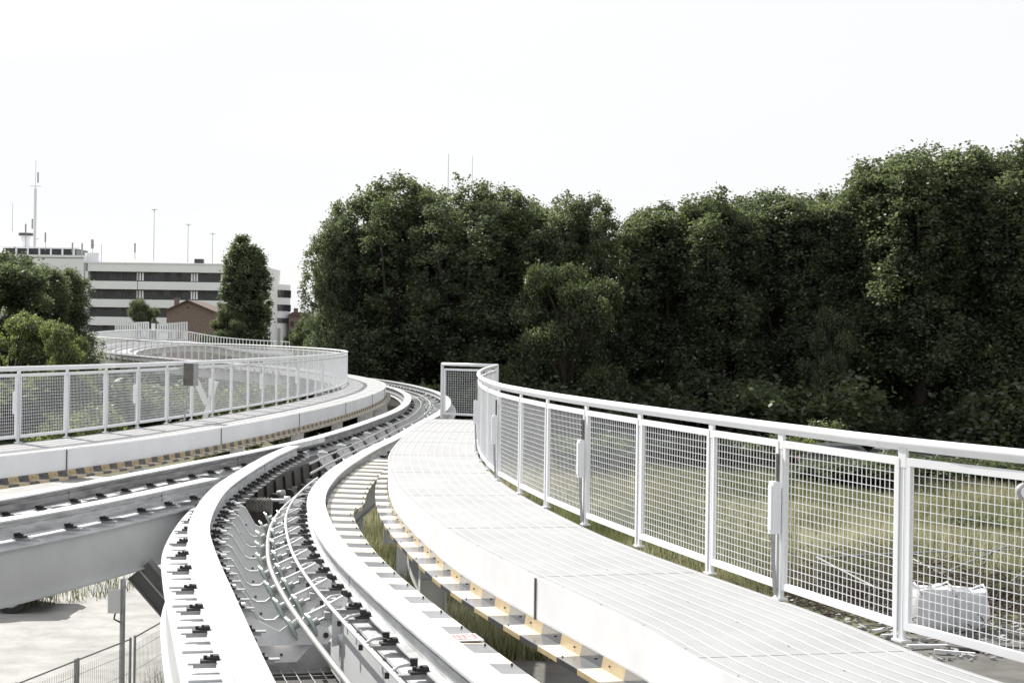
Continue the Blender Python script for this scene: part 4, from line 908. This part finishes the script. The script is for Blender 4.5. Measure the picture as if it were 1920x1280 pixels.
# ------------------------------------------------------------------ buildings
def office():
    Y = 310.; k = Y/FPX
    def X_(px): return (px-960)*k
    def Z_(px, py): return at_y(px, py, Y).z
    x0, x1 = X_(158), X_(488); t = thing('office_building', 'long white office block with dark bands of windows', 'building', (x0, Y, G), R(-1.2))
    W_ = x1-x0; H_ = Z_(160, 493)-G; Dp = 22
    bands = [(Z_(160, 526)-G, Z_(160, 508)-G), (Z_(160, 560)-G, Z_(160, 541)-G), (Z_(160, 593)-G, Z_(160, 575)-G), (Z_(160, 622)-G, Z_(160, 609)-G)]
    # wall as spandrel strips between recessed window bands
    mb = MB(); zs = [0]+[z for b in reversed(bands) for z in b]+[H_]
    for i in range(0, len(zs), 2): mb.box((W_/2, .45, (zs[i]+zs[i+1])/2), (W_, .9, zs[i+1]-zs[i]))
    mb.box((.2, .5, H_/2), (.6, 1.0, H_-.02)); mb.box((W_/2, Dp/2+1, H_/2), (W_-.1, Dp, H_-.04))
    mb.box((W_*.30, -.012, H_*.55), (.10, .03, H_*.7), mi=1)
    mb.build('wall', [BWHITE, MULL], t)
    for zb, zt in bands:
        g = MB(); g.box((W_/2+.3, .75, (zb+zt)/2), (W_-.8, .06, zt-zb)); o = g.build('window_band', GLASS, t)
        g = MB(); x = .9; kk = 0
        while x < W_-.5:
            g.box((x, .68, (zb+zt)/2), (.09, .08, zt-zb)); x += 1.15; kk += 1
        g.box((W_/2+.3, .68, zb+(zt-zb)*.55), (W_-.8, .07, .07)); g.build('mullions', MULL, o)
        g = MB()
        for xx in (W_*.29, W_*.60, W_*.77): 
            for q in range(3): g.box((xx+.15+q*.5, .66, (zb+zt)/2), (.30, .05, (zt-zb)*.8))
        g.build('blinds', BWHITE, o); r2 = random.Random(int(zb*10)); x = 1.2
        while x < W_-1.5:
            hh2 = r2.choice((0, .2, .35, .6, .9))*(zt-zb)
            if hh2: g = MB(); g.box((x+.25, .66, zt-hh2/2), (.95, .04, hh2)); g.build('roller_blind', SHUT, o)
            x += 1.15
    mb = MB(); mb.box((W_/2, .4, H_+.1), (W_+.3, 1.1, .22)); mb.build('parapet', BWHITE, t)
    # stair head and left taller part
    xa = X_(-60)-x0; xb = X_(156)-x0; HL = Z_(100, 478)-G
    mb = MB(); mb.box(((xa+xb)/2, 8, HL/2), (xb-xa, 17, HL)); mb.build('tall_wing', BWHITE, t)
    mb = MB(); mb.box(((xa+xb)/2, -.55, HL-.5), (xb-xa+.2, .12, .10)); mb.build('string_course', MULL, t)
    hp = Z_(60, 464)-G; mb = MB(); mb.box((X_(62)-x0, 7, (HL+hp)/2), (14, 8, hp-HL)); o = mb.build('penthouse', GLASS, t)
    mb = MB(); mb.box((X_(62)-x0, 7, hp+.1), (15.2, 9.4, .25))
    for q in range(7): mb.box((X_(62)-x0-6.6+q*2.2, 2.9, (HL+hp)/2), (.35, .12, hp-HL))
    mb.build('penthouse_roof', BWHITE, o)
    mb = MB(); c = (X_(26)-x0, 6); mb.tube([(c[0], c[1], hp), (c[0], c[1], Z_(26, 436)-G)], .95, 16); mb.tube([(c[0], c[1], Z_(26, 438)-G), (c[0], c[1], Z_(26, 433)-G)], 1.35, 16, 1); mb.build('water_tower', [BWHITE, MULL], t)
    hb = Z_(165, 473)-G; mb = MB(); mb.box((X_(165)-x0, 3, (H_+hb)/2), (2.6, 2.6, hb-H_)); mb.build('lift_housing', BWHITE, t)
    r_ = random.Random(3)
    for q in range(16):
        mb = MB(); s = r_.uniform(.3, .9); mb.box((r_.uniform(4, W_-3), 3+r_.uniform(0, 5), H_+s*.3+.01), (r_.uniform(.6, 2), 1, s*.6)); mb.build('roof_unit', BWHITE, t)
    mb = MB(); mb.box((X_(364)-x0, 4, Z_(364, 488)-G), (1.6, 1.4, .8)); mb.build('roof_vent', CLAMP, t)
    # curved end
    mb = MB(); Rr = 6.; cx = (539-960)*(Y+24)/FPX-x0-4.92-2.0; cy = 24; Hc = Z_(525, 527)-G
    mb.tube([(cx+2.0, cy, 0), (cx+2.0, cy, Hc)], Rr*.82, 40); mb.build('curved_end', BWHITE, t)
    for pt, pb in ((540, 555), (569, 582), (596, 606)):
        z1, z0 = at_y(525, pt, Y).z-G+.2, at_y(525, pb, Y).z-G+.2; g = MB()
        for q in range(44):
            a = -math.pi/2-1.2+q*.065; r0 = Rr*.82+.08; g.bar((cx+2.0+math.cos(a)*r0, cy+math.sin(a)*r0, z0), (cx+2.0+math.cos(a+.035)*r0, cy+math.sin(a+.035)*r0, z1), .20, .06)
        g.build('louvred_windows', GLASS, t)
office()
def brick_house():
    Y = 232.; p0 = at_y(312, 620, Y); p1 = at_y(403, 620, Y); W_ = p1.x-p0.x; ap = at_y(352, 563, Y).z-G; ev = at_y(313, 582, Y).z-G; Dp = 12
    t = thing('brick_house', 'red brick gable house in front of the office block', 'house', (p0.x, Y, G)); xm = W_*.44
    mb = MB(); mb.prism([(0, 0), (W_, 0), (W_, ev-.1), (xm, ap-.15), (0, ev)], (Vector((1, 0, 0)), UPV, Vector((0, 1, 0))), (0, Dp/2, 0), Dp); mb.build('wall', BRICK, t)
    mb = MB()
    for (xa, za, xb, zb) in ((-.3, ev-.05, xm, ap), (xm, ap, W_+.4, ev-.25)): mb.bar((xa, -.2+Dp/2, za), (xb, -.2+Dp/2, zb), Dp+.6, .16)
    o = mb.build('roof', ROOF, t)
    g = MB(); cx = at_y(326, 570, Y).x-p0.x; g.box((cx, 2, at_y(326, 570, Y).z-G), (.62, .62, 1.6)); g.box((cx, 2, at_y(326, 559, Y).z-G), (.8, .8, .16)); g.build('chimney', BRICK, o)
    g = MB(); g.box((W_+.012, 3, ev-1.0), (.03, 1.0, 1.2)); g.build('window', GLASS, t)
    g = MB(); g.disc((xm, -.01, ap-1.0), (0, 1, 0), .16, .04, 12); g.build('vent', GLASS, t)
brick_house()
def far_houses():
    for i, (xa, xb, yt, yr, Y, lb) in enumerate([(541, 572, 592, 585, 330, 'far reddish house right of the office block, with a chimney'), (566, 600, 600, 594, 300, 'far brown house partly hidden by the left end of the wood')]):
        p0 = at_y(xa, 640, Y); p1 = at_y(xb, 640, Y); W_ = p1.x-p0.x; ev = at_y(xa, yt, Y).z-G; rd = at_y(xa, yr, Y).z-G
        t = thing('far_house', lb, 'house', (p0.x, Y, G)); mb = MB(); mb.box((W_/2, 4, ev/2), (W_, 8, ev)); mb.build('wall', BRICK, t)
        mb = MB(); mb.prism([(-.3, ev), (W_+.3, ev), (W_*.8, rd), (W_*.2, rd)], (Vector((1, 0, 0)), UPV, Vector((0, 1, 0))), (0, 4, 0), 8.6); o = mb.build('roof', ROOF, t)
        mb = MB(); mb.box((W_*.3, 3, rd+.2), (.8, .8, 1.3)); mb.build('chimney', BRICK, o)
        for q in range(3): g = MB(); g.box((W_*(.2+.3*q), -.02, ev-1.6), (.7, .06, 1.0)); g.build('window', GLASS, t)
far_houses()
# small white hut on the far guideway between the screens
p = at_y(288, 618, 176); mb = MB(); mb.box((0, 0, 0), (.6, .3, .95)); mb.box((0, -.17, 0), (.42, .04, .78), mi=1); o = mb.build('sign_box', [DKGALV, BWHITE]); o.location = (p.x, 176, at_y(288, 613, 176).z); tag(o, 'pale upright board between the two slatted screens', 'board')
mb = MB(); mb.box((0, 0, .0), (1.1, .6, 4.6)); o = mb.build('support_post', DKGALV); o.location = (p.x, 176.6, at_y(288, 628, 176).z-1.7); tag(o, 'dark support behind the pale upright board', 'post')

# masts and antennas
def mast(label, px, y_top, y_bot, Y, r0, head=None, group='masts and aerials on the roofs', name='antenna_mast'):
    b = at_y(px, y_bot, Y); tp = at_y(px+ (y_bot-y_top)*.0148, y_top, Y); h = tp.z-b.z; t = thing(name, label, 'antenna' if name == 'antenna_mast' else 'lamp post', (b.x, Y, b.z), 0, group)
    mb = MB(); mb.tube([(0, 0, 0), (0, 0, h)], [r0, r0*.6], 8); mb.build('mast', GALV, t)
    if head == 'T': mb = MB(); mb.box((0, 0, h), (.95, .5, .10)); mb.box((0, 0, h-.2), (.14, .14, .4)); mb.build('lamp_head', GALV, t)
    if head == 'panel': mb = MB(); mb.box((0, -.1, h-.9), (.26, .16, 1.8)); mb.build('aerial_panel', GALV, t)
    if head == 'big':
        mb = MB()
        for k in range(26): z = h*.02+k*h*.025; mb.bar((-.2, 0, z), (.2, 0, z+h*.025), .035); mb.bar((.2, 0, z), (-.2, 0, z+h*.025), .035)
        for s in (-.2, .2): mb.tube([(s, 0, 0), (s, 0, h*.68)], .035, 6)
        mb.build('lattice', GALV, t)
        mb = MB(); mb.box((.45, 0, h*.80), (.24, .16, 2.0)); mb.box((-.5, 0, h*.27), (.24, .16, 1.9)); mb.box((0, 0, h*.70), (2.0, .08, .08)); mb.box((.4, 0, h*.10), (.8, .08, .08)); mb.build('aerial_panels', GALV, t)
    if head == 'dish': mb = MB(); mb.disc((.05, -.1, h*.55), (0, 1, 0), .3, .1, 12); mb.tube([(0, 0, h*.3), (0, 0, h*.95)], .26, 10); mb.build('drum', GALV, t)
    return t
mast('tall lattice radio mast on the office roof, highest of all', 65, 300, 464, 312, .055, 'big')
mast('thin whip aerial above the round roof tower', 23, 380, 434, 312, .05)
mast('aerial with panel left of the lattice mast', 48, 420, 464, 311, .06, 'panel')
mast('aerial with panel right of the lattice mast', 85, 436, 470, 311, .06, 'panel')
mast('thin aerial over the roof edge, left one of the close pair', 136, 455, 478, 311, .06, 'panel')
mast('thin aerial over the roof edge, right one of the close pair', 154, 456, 480, 311, .06, 'panel')
mast('thick drum shaped aerial on the white lift housing', 173, 448, 474, 311, .05, 'dish')
mast('short dark aerial just right of the lift housing', 190, 458, 492, 311, .06)
mast('crooked small aerial in the middle of the office roof', 253, 456, 486, 311, .06, 'panel')
mast('tall T headed lamp post above the office roof, leftmost of three', 288, 393, 490, 314, .07, 'T', 'T headed lamp posts above the office roof', 'lamp_post')
mast('T headed lamp post above the office roof, middle of three', 352, 421, 492, 316, .07, 'T', 'T headed lamp posts above the office roof', 'lamp_post')
mast('T headed lamp post above the office roof, rightmost and shortest of three', 398, 438, 494, 318, .07, 'T', 'T headed lamp posts above the office roof', 'lamp_post')
mast('faint distant aerial above the middle of the wood, left of two', 840, 288, 360, 240, .05)
mast('faint distant aerial above the middle of the wood, right of two', 885, 292, 360, 240, .04)
mast('thin white pole at the left end of the distant balustrade', 161, 590, 655, 134, .045)
mast('slim dark street lamp right of the lone poplar', 523, 615, 645, 150, .06, 'panel', 'street lamps', 'lamp_post')
mast('slim lamp post behind the low trees left of the wood', 583, 585, 640, 160, .05, 'T', 'street lamps', 'lamp_post')
